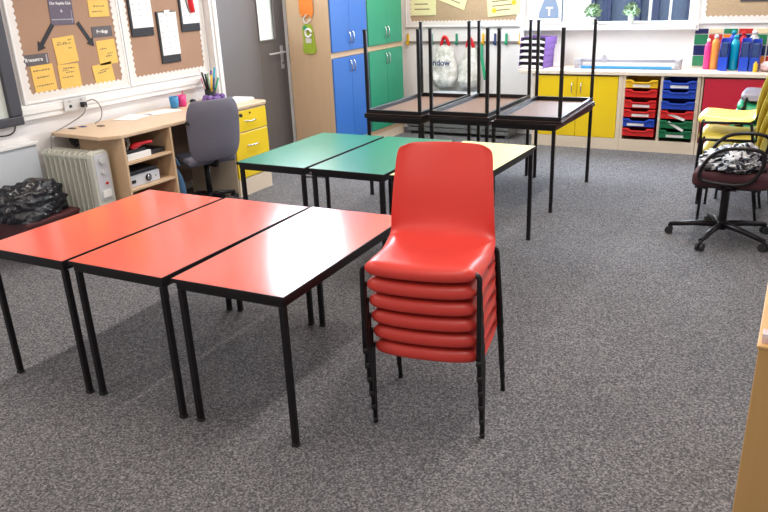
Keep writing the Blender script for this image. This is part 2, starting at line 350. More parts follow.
# door
d = MB()
X0, X1 = JX-.05, JX-.005
gy0, gy1, gz0 = 6.44, 6.71, 1.265; gz1 = 1.93
d.box(X0, X1, DY0+.03, gy0, .01, DZ-.03); d.box(X0, X1, gy1, DY1-.03, .01, DZ-.03)
d.box(X0, X1, gy0, gy1, .01, gz0); d.box(X0, X1, gy0, gy1, gz1, DZ-.03)
door = d.build('door_1', 'door_grey', kind='structure', bevel=.003)
MB().box(X0+.015, X1-.015, gy0, gy1, gz0, gz1).build('vision_panel', 'frosted_pane', door)
b = MB(); t = .016
b.box(X1-.004, X1+.008, gy0-t, gy0, gz0-t, gz1+t).box(X1-.004, X1+.008, gy1, gy1+t, gz0-t, gz1+t).box(X1-.004, X1+.008, gy0, gy1, gz0-t, gz0).box(X1-.004, X1+.008, gy0, gy1, gz1, gz1+t)
b.build('glazing_bead', 'door_grey', door)
pl = MB().box(X1, X1+.008, 6.775, 6.825, .95, 1.19).build('handle_plate', 'satin_steel', door, bevel=.003)
MB().cyl((X1+.03, 6.80, 1.125), .009, .06, 'X').tube([(X1+.055, 6.80, 1.125), (X1+.058, 6.70, 1.125), (X1+.058, 6.545, 1.122), (X1+.045, 6.525, 1.122)], .010, 10, 1).build('lever_handle', 'satin_steel', pl)
MB().cyl((X1+.01, 6.80, 1.01), .010, .006, 'X').build('lock_cylinder', 'steel_black', pl)
# door lining and architrave
f = MB()
f.box(JX-.12, JX+.03, DY0-.02, DY0+.03, 0, DZ+.04); f.box(JX-.12, JX+.03, DY1-.03, DY1+.02, 0, DZ+.04); f.box(JX-.12, JX+.03, DY0-.02, DY1+.02, DZ-.03, DZ+.04)
f.box(JX, JX+.015, DY0-.055, DY0-.02, 0, DZ+.07)
f.build('trim_3', 'trim_white', kind='structure', bevel=.004)
MB().box(JX+.03, JX+.036, DY1-.028, DY1-.004, 1.0, 1.2).build('trim_4', 'chrome', kind='structure')
# dado trunking, boxing under it
tr = MB().box(XL, XL+.035, YN+.1, 5.68, .915, .955).box(XL, XL+.045, YN+.1, 5.68, .955, 1.00).box(XL, XL+.02, YN+.1, 5.70, 1.00, 1.025)
tr.build('trim_5', 'trim_white', kind='structure', bevel=.004)
MB().box(XL, -5.0, YN+.1, 3.62, 0, .745).build('trim_6', 'wall_blueish', kind='structure', bevel=.003)
MB().box(XL, -4.985, YN+.1, 3.635, .745, .768).build('trim_7', 'trim_white', kind='structure', bevel=.004)

# ------------------------------------------------------------ outside the window
MB().box(-6, 3, 11.2, 11.3, -.1, 1.85).build('boundary_fence', 'fence_slate')
fe = bpy.data.objects['boundary_fence']; tag(fe, 'blue-grey board fence outside the back window', 'fence')
p = MB()
for x in (-2.85, -2.62, -2.22, -1.98, -1.5, -.9): p.box(x, x+.12, 11.12, 11.2, -.1, 1.95)
p.build('fence_posts', 'post_navy', fe)
tag(MB().box(-2.80, -2.62, 10.0, 10.3, -.1, 2.4).build('brick_pier', 'brick_pink'), 'pinkish brick pier outside, at left edge of the wide back window', 'pier')
MB().box(-8, 5, 9.0, 16, -.15, -.1).build('ground_outside', 'kit_grey', kind='structure')

# ------------------------------------------------------------ ceiling lamps
def lamp(x, y, label):
    t = thing('ceiling_light', label, 'light', (x, y, H), 0, 'ceiling lights')
    MB().box(-.09, .09, -.76, .76, -.035, 0).box(-.10, .10, -.78, -.76, -.085, 0).box(-.10, .10, .76, .78, -.085, 0).build('housing', 'trim_white', t)
    MB().cyl((0, 0, -.060), .018, 1.5, 'Y').build('lamp_tube', 'lamp_diffuser', t)
    area('lamp_light', (0, 0, -.09), .10, 1.5, LAMP_POWER, (1, .93, .85), (0, 0, 0), t)
PL = ['nearest the camera', 'second from the camera', 'third from the camera', 'farthest from the camera']
for k, y in enumerate((0.0, 2.5, 5.0, 7.4)):
    lamp(-3.45, y, 'white fluorescent ceiling batten in the left row, ' + PL[k])
    lamp(-.60, y, 'white fluorescent ceiling batten in the right row, ' + PL[k])

# ------------------------------------------------------------ tables
def make_table(name, topm, h, label, cat, L=1.1, Wd=.55, under='chipboard', group=None):
    t = thing(name, label, cat, (0, 0, 0), 0, group)
    th = .018; e = .004
    top = MB().box(-Wd/2+e, Wd/2-e, -L/2+e, L/2-e, h-.004, h, 0).box(-Wd/2+e, Wd/2-e, -L/2+e, L/2-e, h-th, h-.004, 1)
    top.build('tabletop', [topm, under], t)
    ed = MB().box(-Wd/2, Wd/2, -L/2, -L/2+e, h-th, h-.0006).box(-Wd/2, Wd/2, L/2-e, L/2, h-th, h-.0006).box(-Wd/2, -Wd/2+e, -L/2+e, L/2-e, h-th, h-.0006).box(Wd/2-e, Wd/2, -L/2+e, L/2-e, h-th, h-.0006)
    ed.build('edge_band', 'edge_black', t)
    a = .013; r = .025
    fr = MB(); z0, z1 = h-th-.034, h-th
    fr.box(-Wd/2+a, Wd/2-a, -L/2+a, -L/2+a+r, z0, z1).box(-Wd/2+a, Wd/2-a, L/2-a-r, L/2-a, z0, z1)
    fr.box(-Wd/2+a, -Wd/2+a+r, -L/2+a+r, L/2-a-r, z0, z1).box(Wd/2-a-r, Wd/2-a, -L/2+a+r, L/2-a-r, z0, z1)
    fr.build('frame', 'steel_black', t, bevel=.003)
    for sx in (-1, 1):
        for sy in (-1, 1):
            cx, cy = sx*(Wd/2-a-.0135), sy*(L/2-a-.0135); q = .0135
            lg = MB().box(cx-q, cx+q, cy-q, cy+q, .012, z0).build('leg', 'steel_black', t, bevel=.005)
            MB().box(cx-q-.001, cx+q+.001, cy-q-.001, cy+q+.001, 0, .014).build('foot_cap', 'rubber', lg, bevel=.003)
    return t
HT = .682
red = make_table('classroom_table', 'top_red', HT, 'red-topped table, leftmost of the three red tables, nearest the heater', 'table', group='three red tables pushed together')
def put(t, x, y, deg, z=0): t.location = (x, y, z); t.rotation_euler = (0, 0, math.radians(deg))
put(red, -3.045, 2.55, .8)
dup(red, (-2.478, 2.574, 0), math.radians(1.0), 'red-topped table with black legs, middle of the three red tables')
dup(red, (-1.903, 2.601, 0), math.radians(2.2), 'red-topped table with bright reflection, rightmost of three, beside the red chair stack')
gr = make_table('classroom_table', 'top_green', HT, 'green-topped table, left of the two green ones, nearest the yellow drawers', 'table', group='two green tables')
put(gr, -3.035, 4.42, .7)
dup(gr, (-2.458, 4.435, 0), math.radians(.9), 'green-topped table between the other green table and the yellow table')
ye = make_table('classroom_table', 'top_yellow', HT, 'pale yellow-topped table behind the backrest of the stacked red chairs', 'table')
put(ye, -1.856, 4.441, -1.4)
HS = .709
br = make_table('classroom_table', 'top_brown', HS, '', 'table', group='dark tables standing upright under upturned ones')
SP = [(-3.030, 6.165, -.4, 'leftmost pair, near the blue cupboard'), (-2.466, 6.245, -.2, 'middle pair, in front of the coat bags'), (-1.868, 6.199, 1.2, 'rightmost pair, in front of yellow cabinet doors')]
for i, (x, y, a, n) in enumerate(SP):
    t = br if i == 0 else copy_tree(br)
    put(t, x - (.017 if i == 2 else 0), y, -1.2 if i == 2 else a); t['label'] = 'upright dark table under an upturned one, ' + n
    u = copy_tree(br); u.location = (x, y, 2*HS+.001); u.rotation_euler = (PI, 0, math.radians(a)); u['group'] = 'dark tables turned upside down on others'
    u['label'] = 'upturned dark table, legs in the air, ' + n

# ------------------------------------------------------------ stacking chairs
def shell_mesh(z0=.40):
    # profile in (y, z): front lip -> seat -> bend -> back ; chair faces -y
    prof = [(-.216, -.052), (-.224, -.040), (-.225, -.022), (-.216, -.006), (-.19, .002), (-.12, .000), (-.04, -.008), (.05, -.012), (.11, -.008), (.162, .004), (.190, .028), (.204, .072), (.211, .14), (.220, .205), (.236, .262), (.256, .330), (.266, .362), (.272, .376)]
    n = len(prof); us = [-1, -.985, -.95, -.88, -.78, -.6, -.35, -.12, .12, .35, .6, .78, .88, .95, .985, 1]
    b = MB(); g = []
    for i, (y, z) in enumerate(prof):
        row = []
        if i <= 8: wd = .230
        elif i <= 11: wd = .230 - (i-8)*.003
        else: wd = .220 - (i-11)*.0040
        if i == n-1: wd -= .017
        if i == n-2: wd -= .004
        for u in us:
            x = u*wd; dz = 0; dy = 0; e = max(0, (abs(u)-.78)/.22)
            if i <= 9:
                rim = -.052 if i < 8 else (-.040 if i == 8 else -.016)
                dz = (rim - z)*e*e + (.004*u*u if i > 3 else 0)
                if i < 4: dy = .018*u*u + .050*e**3; dz += .016*u**4; x -= math.copysign(.012*e**3*(4-i)/4, u)
                elif i == 4: dy = .03*e**3
            elif i >= 11:
                dy = -.030*u*u - .012*e*e
                if i >= n-2: dz = -.003*u*u - (.010*e*e if i == n-1 else 0)
            else: dz = -.012*e*e; dy = -.016*u*u
            row.append(b.b.verts.new((x, y+dy, z+dz+z0)))
        g.append(row)
    for A, B in zip(g[:-1], g[1:]):
        for k in range(len(us)-1):
            f = b.b.faces.new((A[k], A[k+1], B[k+1], B[k])); f.smooth = True
    return b
def make_chair(name, m, label, group):
    t = thing(name, label, 'chair', (0, 0, 0), 0, group)
    sh = shell_mesh().build('shell', m, t, solid=.005, sub=2, smooth=True)
    r = .0105
    for sx in (-1, 1):
        X = sx*.2375
        for nm, path in (('front', [(X-sx*.004, -.188, .012), (X-sx*.004, -.180, .345), (X-sx*.006, -.178, .368), (X-sx*.03, -.172, .376), (X-sx*.06, -.165, .376)]),
                         ('rear', [(X+sx*.010, .215, .012), (X, .150, .350), (X-sx*.006, .147, .368), (X-sx*.03, .143, .376), (X-sx*.06, .140, .376)])):
            lg = MB().tube(path, r, 12, 1).build('leg', 'steel_black', t)
            f = path[0]
            MB().cyl((f[0], f[1], .0125), .0108, .025).build('foot_cap', 'rubber', lg)
    MB().tube([(-.18, -.165, .376), (.18, -.165, .376)], r, 10).build('crossbar', 'steel_black', t)
    MB().tube([(-.18, .140, .376), (.18, .140, .376)], r, 10).build('crossbar', 'steel_black', t)
    return t
PITCH = .075; FWD = .016
def stack(proto, x, y, deg, labels, protos=None, start=True, PITCH=PITCH):
    a = math.radians(deg)
    for k, lb in enumerate(labels):
        src = protos[k] if protos else proto
        dx, dy = math.sin(a)*FWD*k, -math.cos(a)*FWD*k
        t = src if (start and k == 0 and not protos) else copy_tree(src)
        t.location = (x+dx, y+dy, k*PITCH); t.rotation_euler = (0, 0, a); t['label'] = lb
ORD = ['bottom', 'second', 'third', 'fourth', 'fifth']
rc = make_chair('stacking_chair', 'plastic_red', '', 'stacked red plastic chairs')
stack(rc, -1.226, 2.612, 10.0, ['red plastic chair, %s from the floor in the stack by the red tables' % s for s in ('lowest', 'second', 'third', 'fourth', 'fifth')] + ['topmost red plastic chair of the stack, its whole seat and backrest showing'])
yc = make_chair('stacking_chair', 'plastic_yellow', '', 'stacked yellow plastic chairs')
for sx in (-1, 1): MB().tube([(sx*.2415, -.172, .366), (sx*.2415, .142, .372)], .0095, 10).build('side_rail', 'steel_black', yc)
stack(yc, -.380, 6.12, -90, ['yellow plastic chair, %s from the floor in the stack behind the office chair' % s for s in ('lowest', 'second', 'third')] + ['topmost yellow plastic chair of the stack behind the maroon office chair'], PITCH=.125)
gc = make_chair('stacking_chair', 'plastic_green', '', 'chairs of the rear mixed stack')
gy = copy_tree(gc)
for o in gy.children:
    if o.name.startswith('shell'):
        o.data = o.data.copy(); o.data.materials.clear(); o.data.materials.append(MATS['plastic_grey'])
hid = [copy_tree(gc) for _ in range(5)]
a = math.radians(-90)
for k, t in enumerate(hid + [gc, gy]):
    t.location = (-.20 + .02*(k-6), 6.78, k*PITCH); t.rotation_euler = (0, 0, a)
    t['label'] = ('green plastic chair, %s from the floor, hidden low in the stack by the red doors' % (ORD[k]) if k < 5 else ('green plastic chair just above the yellow stack, second from top by the red door' if k == 5 else 'dark grey plastic chair on top of the stack by the red cabinet door'))

# ------------------------------------------------------------ desk along left wall
DK = .80
FX = -4.36
dk = thing('corner_desk', 'long beech-topped desk against the left wall with shelves and yellow drawers', 'desk', (-4.7, 4.7, 0))
ox, oy = -4.7, 4.7
def rel(pts): return [(a-ox, b-oy) for a, b in pts]
top = [(XL+.037, 3.80), (-4.98, 3.775), (-4.46, 3.745), (FX, 3.86)] + [(FX+.01, 5.50)] + [(FX+.01-.07*(1-math.cos(t)), 5.58+.07*math.sin(t)) for t in [0, .4, .8, 1.2, PI/2]] + [(XL+.037, 5.66)]
MB().prism(rel(top), .030, 'XY', DK-.025).build('worktop', 'beech_top', dk, bevel=.006)
def bx(b, x0, x1, y0, y1, z0, z1, mi=0): return b.box(x0-ox, x1-ox, y0-oy, y1-oy, z0, z1, mi)
bx(MB(), -4.82, FX, 3.87, 3.89, 0, DK-.025).build('side_panel', 'beech', dk, bevel=.002)
bx(MB(), -4.82, FX, 4.355, 4.375, 0, DK-.025).build('side_panel', 'beech', dk, bevel=.002)
bx(MB(), -4.83, -4.82, 3.87, 4.375, .0, DK-.025).build('back_panel', 'beech', dk)
for z in (.10, .372, .578): bx(MB(), -4.82, FX-.005, 3.89, 4.355, z-.009, z+.009).build('shelf', 'beech', dk, bevel=.002)
bx(MB(), -4.93, -4.915, 4.375, 5.12, .12, DK-.025).build('modesty_panel', 'brown_panel', dk)
bx(MB(), -4.93, FX-.018, 5.12, 5.61, 0, DK-.025).build('drawer_carcass', 'beech_pale', dk, bevel=.002)
for z0, z1, hz in ((.575, .762, .668), (.165, .565, .45)):
    dr = bx(MB(), FX-.018, FX, 5.128, 5.602, z0, z1).build('drawer', 'yellow_lam', dk, bevel=.004)
    yc0 = 5.365
    MB().tube([(FX-ox, yc0-.075-oy, hz), (FX+.02-ox, yc0-.06-oy, hz-.002), (FX+.028-ox, yc0-oy, hz-.006), (FX+.02-ox, yc0+.06-oy, hz-.002), (FX-ox, yc0+.075-oy, hz)], .006, 8, 2).build('drawer_handle', 'chrome', dr)
    if z0 > .5: MB().cyl((FX+.002-ox, yc0-oy, .73), .009, .006, 'X').build('keyhole', 'steel_black', dr)
bx(MB(), FX-.018, FX-.004, 5.128, 5.602, .0, .155).build('plinth', 'beech_pale', dk)
# cable ports in the worktop
for x, y, m in ((-4.975, 3.945, 'steel_black'), (-4.955, 4.03, 'navy_paint'), (-4.83, 4.10, 'steel_black')):
    bx(MB(), x-.028, x+.028, y-.02, y+.02, DK+.003, DK+.010).build('cable_port', m, dk, bevel=.003)
# shelf contents
tag(MB().box(-4.75, -4.40, 3.93, 4.17, .588, .635).build('paper_box', 'paper', bevel=.003), 'flat white box on the upper desk shelf', 'box')
tag(MB().box(-4.78, -4.42, 4.185, 4.34, .588, .622).build('document_wallet', 'black_card', bevel=.004), 'black folder lying on the right of the upper desk shelf', 'folder')
tag(MB().box(-4.76, -4.42, 3.92, 4.14, .636, .662).build('document_wallet', 'black_card', bevel=.004), 'black folder lying on the flat white box in the desk', 'folder')
b = MB().tube([(-4.43, 4.00, .678), (-4.42, 4.06, .69), (-4.40, 4.13, .70), (-4.40, 4.19, .694)], [.014, .02, .024, .017, .012], 12, 1)
tag(b.build('red_stapler', 'red_plastic'), 'red hand stapler on top of the black folder on the desk shelf', 'stapler')
b = MB()
for r0 in (.05, .036): b.tube([(-4.45+.0*k, 3.965+r0*.9*math.cos(k), .711+r0*math.sin(k)) for k in [i*.45 for i in range(15)]], .007, 8)
tag(b.build('coiled_lead', 'cable_grey'), 'coiled grey lead standing beside the red stapler', 'cable')
pj = thing('projector', 'white projector with black top on the middle desk shelf', 'projector', (-4.58, 4.08, .381))
MB().box(-.16, .17, -.155, .155, .0, .088).build('body', 'heater_panel', pj, bevel=.008)
MB().box(-.155, .160, -.15, .15, .088, .118).build('top_cover', 'black_card', pj, bevel=.008)
MB().cyl((.172, .03, .046), .028, .014, 'X').build('lens_ring', 'steel_black', pj)
MB().cyl((.180, .03, .046), .019, .012, 'X').build('lens', 'chrome', pj)
MB().box(.168, .173, -.14, -.10, .03, .055).build('socket_port', 'black_card', pj)
MB().cyl((.172, .11, .045), .007, .004, 'X').build('indicator_light', 'leaf', pj)
b = MB()
for k in range(5): b.box(-4.72, -4.42, 3.99+.004*k, 4.26-.003*k, .1095+.022*k, .1095+.022*k+.019)
tag(b.build('booklet_pile', 'pink_plastic'), 'pile of magenta booklets on the lowest desk shelf', 'booklets')
# kneehole things
b = MB().sph((0, 0, .22), .2, (.55, .28, 1.05)).tube([(0, -.02, .38), (0, -.02, .48), (.02, .02, .50), (.04, .04, .42)], .012, 8, 2)
tag(b.build('blue_bag', 'denim_blue', loc=(-4.47, 4.435, .012)), 'blue cloth bag slumped in the kneehole beside the desk shelves', 'bag')
# on the desk
def cup(x, y, m, label):
    t = thing('pen_cup', label, 'cup', (x, y, DK+.005), 0)
    MB().lathe([(.030, 0), (.036, .005), (.041, .10), (.037, .10), (.032, .012), (.0, .012)]).build('cup_body', m, t)
    return t
cup(-4.90, 5.00, 'cup_blue', 'blue pen cup on the desk, left of the pink one')
pc = cup(-4.90, 5.10, 'pink_plastic', 'pink pen cup on the desk, right of the blue one')
MB().tube([(0, 0, .013), (.012, .01, .14)], .004, 6).build('pen', 'pink_plastic', pc)
b = MB().sph((0, 0, .02), .028, (1.2, 1, .7))
tag(b.build('computer_mouse', 'black_card', loc=(-4.93, 5.27, DK+.005)), 'small black computer mouse on the desk behind the grey chair', 'mouse')
pot = thing('pen_pot', 'wire pot crammed with pens and scissors at the end of the desk', 'pot', (-4.93, 5.52, DK+.005))
MB().lathe([(.045, 0), (.05, .004), (.052, .10), (.047, .10), (.045, .008), (.0, .008)]).build('pot_body', 'black_card', pot)
cols = ['navy_paint', 'leaf', 'steel_black', 'teal_plastic', 'pink_plastic', 'tray_yellow', 'purple_plastic', 'paper', 'green_lam', 'steel_black']
for k, m in enumerate(cols):
    a = k*2.4; r0 = .02; r1 = .065+.015*(k % 3)
    MB().tube([(r0*math.cos(a), r0*math.sin(a), .012), (r1*math.cos(a), r1*math.sin(a), .20+.03*(k % 4))], .009, 6).build('pen', m, pot)
b = MB()
for k in range(9):
    a = k*.75; b.sph((.05*math.cos(a), .11*math.sin(a), .030+.014*(k % 2)), .030, (1, 1, .9), 10)
tag(b.build('purple_scrunched_fabric', 'purple_plastic', loc=(-4.79, 5.40, DK+.005)), 'purple and blue bundle of ribbon in front of the pen pot', 'ribbon')
def sheet(x, y, w_, l_, a, label, m='paper', z=DK+.005, n='paper_sheet'):
    b = MB()
    for k in range(3): b.box(-w_/2, w_/2, -l_/2, l_/2, .0012*k, .0012*k+.001, rz=.04*k)
    o = b.build(n, m, loc=(x, y, z)); o.rotation_euler = (0, 0, a); tag(o, label, 'paper'); return o
sheet(-4.90, 4.50, .21, .30, .25, 'loose white papers lying on the middle of the desk')
sheet(-4.86, 4.78, .21, .30, -.15, 'white papers lying on the desk left of the blue cup')
b = MB().box(-.11, .11, -.15, .15, 0, .012).box(-.10, .10, -.14, .14, .012, .02)
o = b.build('exercise_book', 'paper', loc=(-4.62, 5.50, DK+.005), bevel=.002); o.rotation_euler = (0, 0, .1)
tag(o, 'white exercise books at the far end of the desk above the drawers', 'book')

# grey-blue office chair at desk
def star_base(t, R=.30, m='steel_black', a0=0, castz=.0):
    MB().cyl((0, 0, .10), .035, .06).build('hub', m, t)
    for k in range(5):
        a = a0 + 2*PI*k/5
        l = MB().tube([(0, 0, .105), (R*.5*math.cos(a), R*.5*math.sin(a), .095), (R*math.cos(a), R*math.sin(a), .070)], [.024, .020, .016], 10).build('base_arm', m, t)
        p = Vector((R*math.cos(a), R*math.sin(a), 0)); q = Vector((-math.sin(a), math.cos(a), 0))
        c = MB()
        for s_ in (-1, 1):
            cc = p+q*s_*.016; mm = Matrix.Translation((cc.x, cc.y, .027)) @ Matrix.Rotation(a, 4, 'Z') @ Matrix.Rotation(PI/2, 4, 'X')
            bmesh.ops.create_cone(c.b, cap_ends=True, segments=18, radius1=.027, radius2=.027, depth=.018, matrix=mm)
        c.cyl((p.x, p.y, .06), .010, .03)
        c.build('caster', 'rubber', l)
gch = thing('office_chair', 'grey-blue fabric office chair pushed under the desk, back to the room', 'chair', (-4.43, 4.80, 0), math.radians(66))
star_base(gch, .28, a0=.3)
MB().cyl((0, 0, .26), .025, .30).build('gas_column', 'steel_black', gch)
MB().box(-.22, .22, -.16, .24, .40, .46).build('seat', 'cushion_fabric', gch, bevel=.03, seg=4)
# faces +y local -> world -x ; backrest on local -y side
def pad(w0, w1, z0, z1, yb, th, bow=.03, tilt=.05, n=8):
    b = MB(); ring_f = []; ring_b = []
    for i in range(n+1):
        v = i/n; z = z0+(z1-z0)*v; e = 1-abs(2*v-1)**4*.22; w_ = (w0+(w1-w0)*v)*e
        rf = []; rb = []
        for j in range(n+1):
            u = 2*j/n-1; th_ = th*(1-.75*max(abs(u), abs(2*v-1))**4)
            y = yb - tilt*v*1.0 + bow*u*u
            rf.append(b.b.verts.new((u*w_, y+th_/2, z))); rb.append(b.b.verts.new((u*w_, y-th_/2, z)))
        ring_f.append(rf); ring_b.append(rb)
    for R_ in (ring_f, ring_b):
        for i in range(n):
            for j in range(n): b.b.faces.new((R_[i][j], R_[i][j+1], R_[i+1][j+1], R_[i+1][j]))
    bd = [(0, j) for j in range(n)] + [(i, n) for i in range(n)] + [(n, j) for j in range(n, 0, -1)] + [(i, 0) for i in range(n, 0, -1)]
    for k in range(len(bd)):
        i, j = bd[k]; i2, j2 = bd[(k+1) % len(bd)]
        b.b.faces.new((ring_f[i][j], ring_b[i][j], ring_b[i2][j2], ring_f[i2][j2]))
    return b
pad(.232, .24, .45, .955, -.24, .075, .035, .06).build('backrest', 'cushion_fabric', gch, sub=2, smooth=True)
MB().tube([(0, -.05, .395), (0, -.20, .395), (0, -.225, .43), (0, -.225, .62)], .02, 10, 1).build('back_support', 'steel_black', gch)
for s_ in (-1, 1): MB().cyl((s_*.238, -.275, .79), .014, .02, 'X').build('side_knob', 'rubber', gch)

# ------------------------------------------------------------ heater
ht = thing('oil_heater', 'cream oil-filled electric heater with ribbed fins beside the desk', 'heater', (-4.745, 3.73, 0))
for k in range(9):
    x = -.245+.0555*k
    f = MB(); w2, z0, z1 = .072, .10, .695; rr = .03
    poly = []
    for cx, cz, a0 in ((w2-rr, z0+rr, -PI/2), (w2-rr, z1-rr, 0), (-w2+rr, z1-rr, PI/2), (-w2+rr, z0+rr, PI)):
        for q in range(5): a = a0+q*PI/8; poly.append((cx+rr*math.cos(a), cz+rr*math.sin(a)))
    f.prism(poly, .014, 'YZ', x-.007)
    f.box(x-.016, x+.016, -.030, .030, z0+.03, z1-.03)
    f.box(x-.028, x+.028, -.076, -.068, z1-.04, z1-.02); f.build('fin', 'heater_cream', ht, bevel=.003)
MB().cyl((-.03, 0, .16), .022, .50, 'X').cyl((-.03, 0, .635), .022, .50, 'X').build('oil_tube', 'heater_cream', ht)
poly = [(-.08, .09), (.08, .09), (.08, .66), (.072, .69), (.05, .708), (-.05, .708), (-.072, .69), (-.08, .66)]
MB().prism(poly, .055, 'YZ', .228).build('control_housing', 'heater_cream', ht, bevel=.006)
cp = MB().box(.283, .288, -.060, .060, .34, .685).build('control_panel', 'heater_panel', ht, bevel=.004)
MB().cyl((.298, .0, .635), .024, .014, 'X').build('thermostat_dial', 'pot_white', cp)
MB().cyl((.295, .0, .55), .016, .008, 'X').build('power_dial', 'pot_white', cp)
MB().cyl((.295, .015, .465), .010, .008, 'X').build('indicator_light', 'red_plastic', cp)
MB().box(.291, .298, -.04, .04, .36, .415).build('switch_panel', 'paper', cp, bevel=.003)
for x in (-.22, .22): MB().box(x-.02, x+.02, -.12, .12, .045, .10).box(x-.015, x+.015, -.12, -.08, 0, .045).box(x-.015, x+.015, .08, .12, 0, .045).build('foot', 'rubber', ht, bevel=.006)

# black sack on a dark red crate
cr = thing('storage_crate', 'dark maroon crate on the floor under the black bin bag', 'crate', (-4.76, 3.35, 0))
b = MB(); b.box(-.20, .16, -.22, .22, 0, .02).box(-.20, -.18, -.22, .22, .02, .29).box(.14, .16, -.22, .22, .02, .29).box(-.18, .14, -.22, -.20, .02, .29).box(-.18, .14, .20, .22, .02, .29)
b.build('crate_body', 'crate_maroon', cr, bevel=.006)
MB().box(-.21, .17, -.23, .23, .28, .305).build('crate_lid', 'crate_maroon', cr, bevel=.004)
def crumple(name, m, loc, size, seed, n=4, amp=.25, flat=.0, freq=3.0):
    from mathutils import noise
    b = MB(); bmesh.ops.create_icosphere(b.b, subdivisions=n, radius=1)
    for v in b.b.verts:
        p = v.co.copy(); d = noise.noise(p*freq*.6+Vector((seed, 0, 0)))*amp*1.2 + abs(noise.noise(p*freq*1.7+Vector((0, seed, 0))))*amp*1.2 + abs(noise.noise(p*freq*3.2+Vector((0, 0, seed))))*amp*.28
        q = p*(1+d-.5*amp)
        q = Vector((q.x*size[0], q.y*size[1], q.z*size[2]))
        if q.z < flat: q.z = flat + (q.z-flat)*.05
        v.co = q
    return b.build(name, m, loc=loc, smooth=True)
o = crumple('bin_bag', 'bag_black', (-4.77, 3.31, .385), (.19, .27, .18), 3.1, 5, .24, -.078, 2.2)
tag(o, 'crumpled shiny black bin bag on the crate left of the heater', 'bag')
# interactive board
wb = thing('wall_screen', 'dark-framed pale screen on the left wall, cut by the photo edge', 'screen', (XL, 3.0, 0))
f = MB(); f.box(.002, .075, -1.3, .575, .90, .965).box(.002, .075, -1.3, .575, 1.95, 2.0).box(.002, .075, .47, .575, .965, 1.95).box(.002, .075, -1.3, -1.2, .965, 1.95)
f.build('bezel', 'frame_dark', wb, bevel=.01, seg=3)
MB().box(.002, .05, -1.2, .47, .965, 1.95).build('display_panel', 'screen_cream', wb)
tag(MB().tube([(XL+.06, 3.50, .905), (XL+.09, 3.46, .86), (XL+.09, 3.38, .845), (XL+.075, 3.2, .88), (XL+.07, 3.0, .87)], .006, 8, 2).build('hanging_cable', 'cable_black'), 'black cable sagging under the wall screen', 'cable')

# ------------------------------------------------------------ cork boards, left wall
def scallop_strip(b, L0, L1, fixed, width, sign, plane, off, horizontal, pitch=.048, amp=.016):
    n = max(2, round((L1-L0)/pitch)); pts = [(L0, fixed), (L1, fixed)]
    inner = []
    for k in range(n):
        for j in range(6):
            t = (k + j/6)/n; inner.append((L0+(L1-L0)*t, fixed+sign*(width-amp+amp*math.sin(PI*j/6))))
    inner.append((L1, fixed+sign*(width-amp)))
    poly = pts[:1] + inner + pts[1:]
    if not horizontal: poly = [(c, a) for a, c in poly]
    b.prism(poly, .004, plane, off)
def corkboard(name, label, lo, hi, z0, z1, wall, m):
    # lo..hi along the wall ; wall face coordinate
    if wall == 'left':
        t = thing(name, label, 'board', (XL, (lo+hi)/2, z0)); c = (lo+hi)/2
        MB().box(0, .02, lo-c, hi-c, 0, z1-z0).build('cork_panel', m, t)
        b = MB(); w_ = .060
        scallop_strip(b, lo-c+.03, hi-c-.03, 0, w_, 1, 'YZ', .02, True); scallop_strip(b, lo-c+.03, hi-c-.03, z1-z0, w_, -1, 'YZ', .02, True)
        scallop_strip(b, 0, z1-z0, lo-c, w_, 1, 'YZ', .0205, False); scallop_strip(b, 0, z1-z0, hi-c, w_, -1, 'YZ', .0205, False)
        b.build('scalloped_border', 'scallop', t)
        f = MB(); g = .018
        f.box(0, .03, lo-c-g, lo-c, -g, z1-z0+g).box(0, .03, hi-c, hi-c+g, -g, z1-z0+g).box(0, .03, lo-c, hi-c, -g, 0).box(0, .03, lo-c, hi-c, z1-z0, z1-z0+g)
        f.build('board_frame', 'trim_white', t, bevel=.003)
    else:
        t = thing(name, label, 'board', ((lo+hi)/2, YB, z0)); c = (lo+hi)/2
        MB().box(lo-c, hi-c, -.02, 0, 0, z1-z0).build('cork_panel', m, t)
        b = MB(); w_ = .060
        scallop_strip(b, lo-c+.03, hi-c-.03, 0, w_, 1, 'XZ', -.024, True); scallop_strip(b, lo-c+.03, hi-c-.03, z1-z0, w_, -1, 'XZ', -.024, True)
        scallop_strip(b, 0, z1-z0, lo-c, w_, 1, 'XZ', -.0245, False); scallop_strip(b, 0, z1-z0, hi-c, w_, -1, 'XZ', -.0245, False)
        b.build('scalloped_border', 'scallop', t)
        f = MB(); g = .018
        f.box(lo-c-g, lo-c, -.03, 0, -g, z1-z0+g).box(hi-c, hi-c+g, -.03, 0, -g, z1-z0+g).box(lo-c, hi-c, -.03, 0, -g, 0).box(lo-c, hi-c, -.03, 0, z1-z0, z1-z0+g)
        f.build('board_frame', 'trim_white', t, bevel=.003)
    return t
corkboard('notice_board', 'brown notice board with arrows and yellow notes, scalloped white border, left wall', 3.655, 4.655, 1.045, 2.0, 'left', 'cork')
corkboard('notice_board', 'brown notice board holding three clipboards, beside the grey door', 4.70, 5.675, 1.045, 2.0, 'left', 'cork')
NX = XL+.021
def note(yc_, zc, w_, h_, tilt, lines, label, m='paper_yellow', name='note_paper', cat='note'):
    t = thing(name, label, cat, (NX, yc_, zc)); t.rotation_euler = (tilt, 0, 0)
    MB().box(0, .003, -w_/2, w_/2, -h_/2, h_/2).build('sheet', m, t)
    b = MB()
    for k, (l0, l1, z) in enumerate(lines):
        x = l0
        while x < l1-.004:
            l = random.uniform(.008, .022); b.box(.003, .0034, x, min(x+l, l1), z-.003-random.uniform(0, .003), z+.003+random.uniform(0, .003)); x += l+.006
    if lines: b.build('handwriting', 'ink', t)
    return t
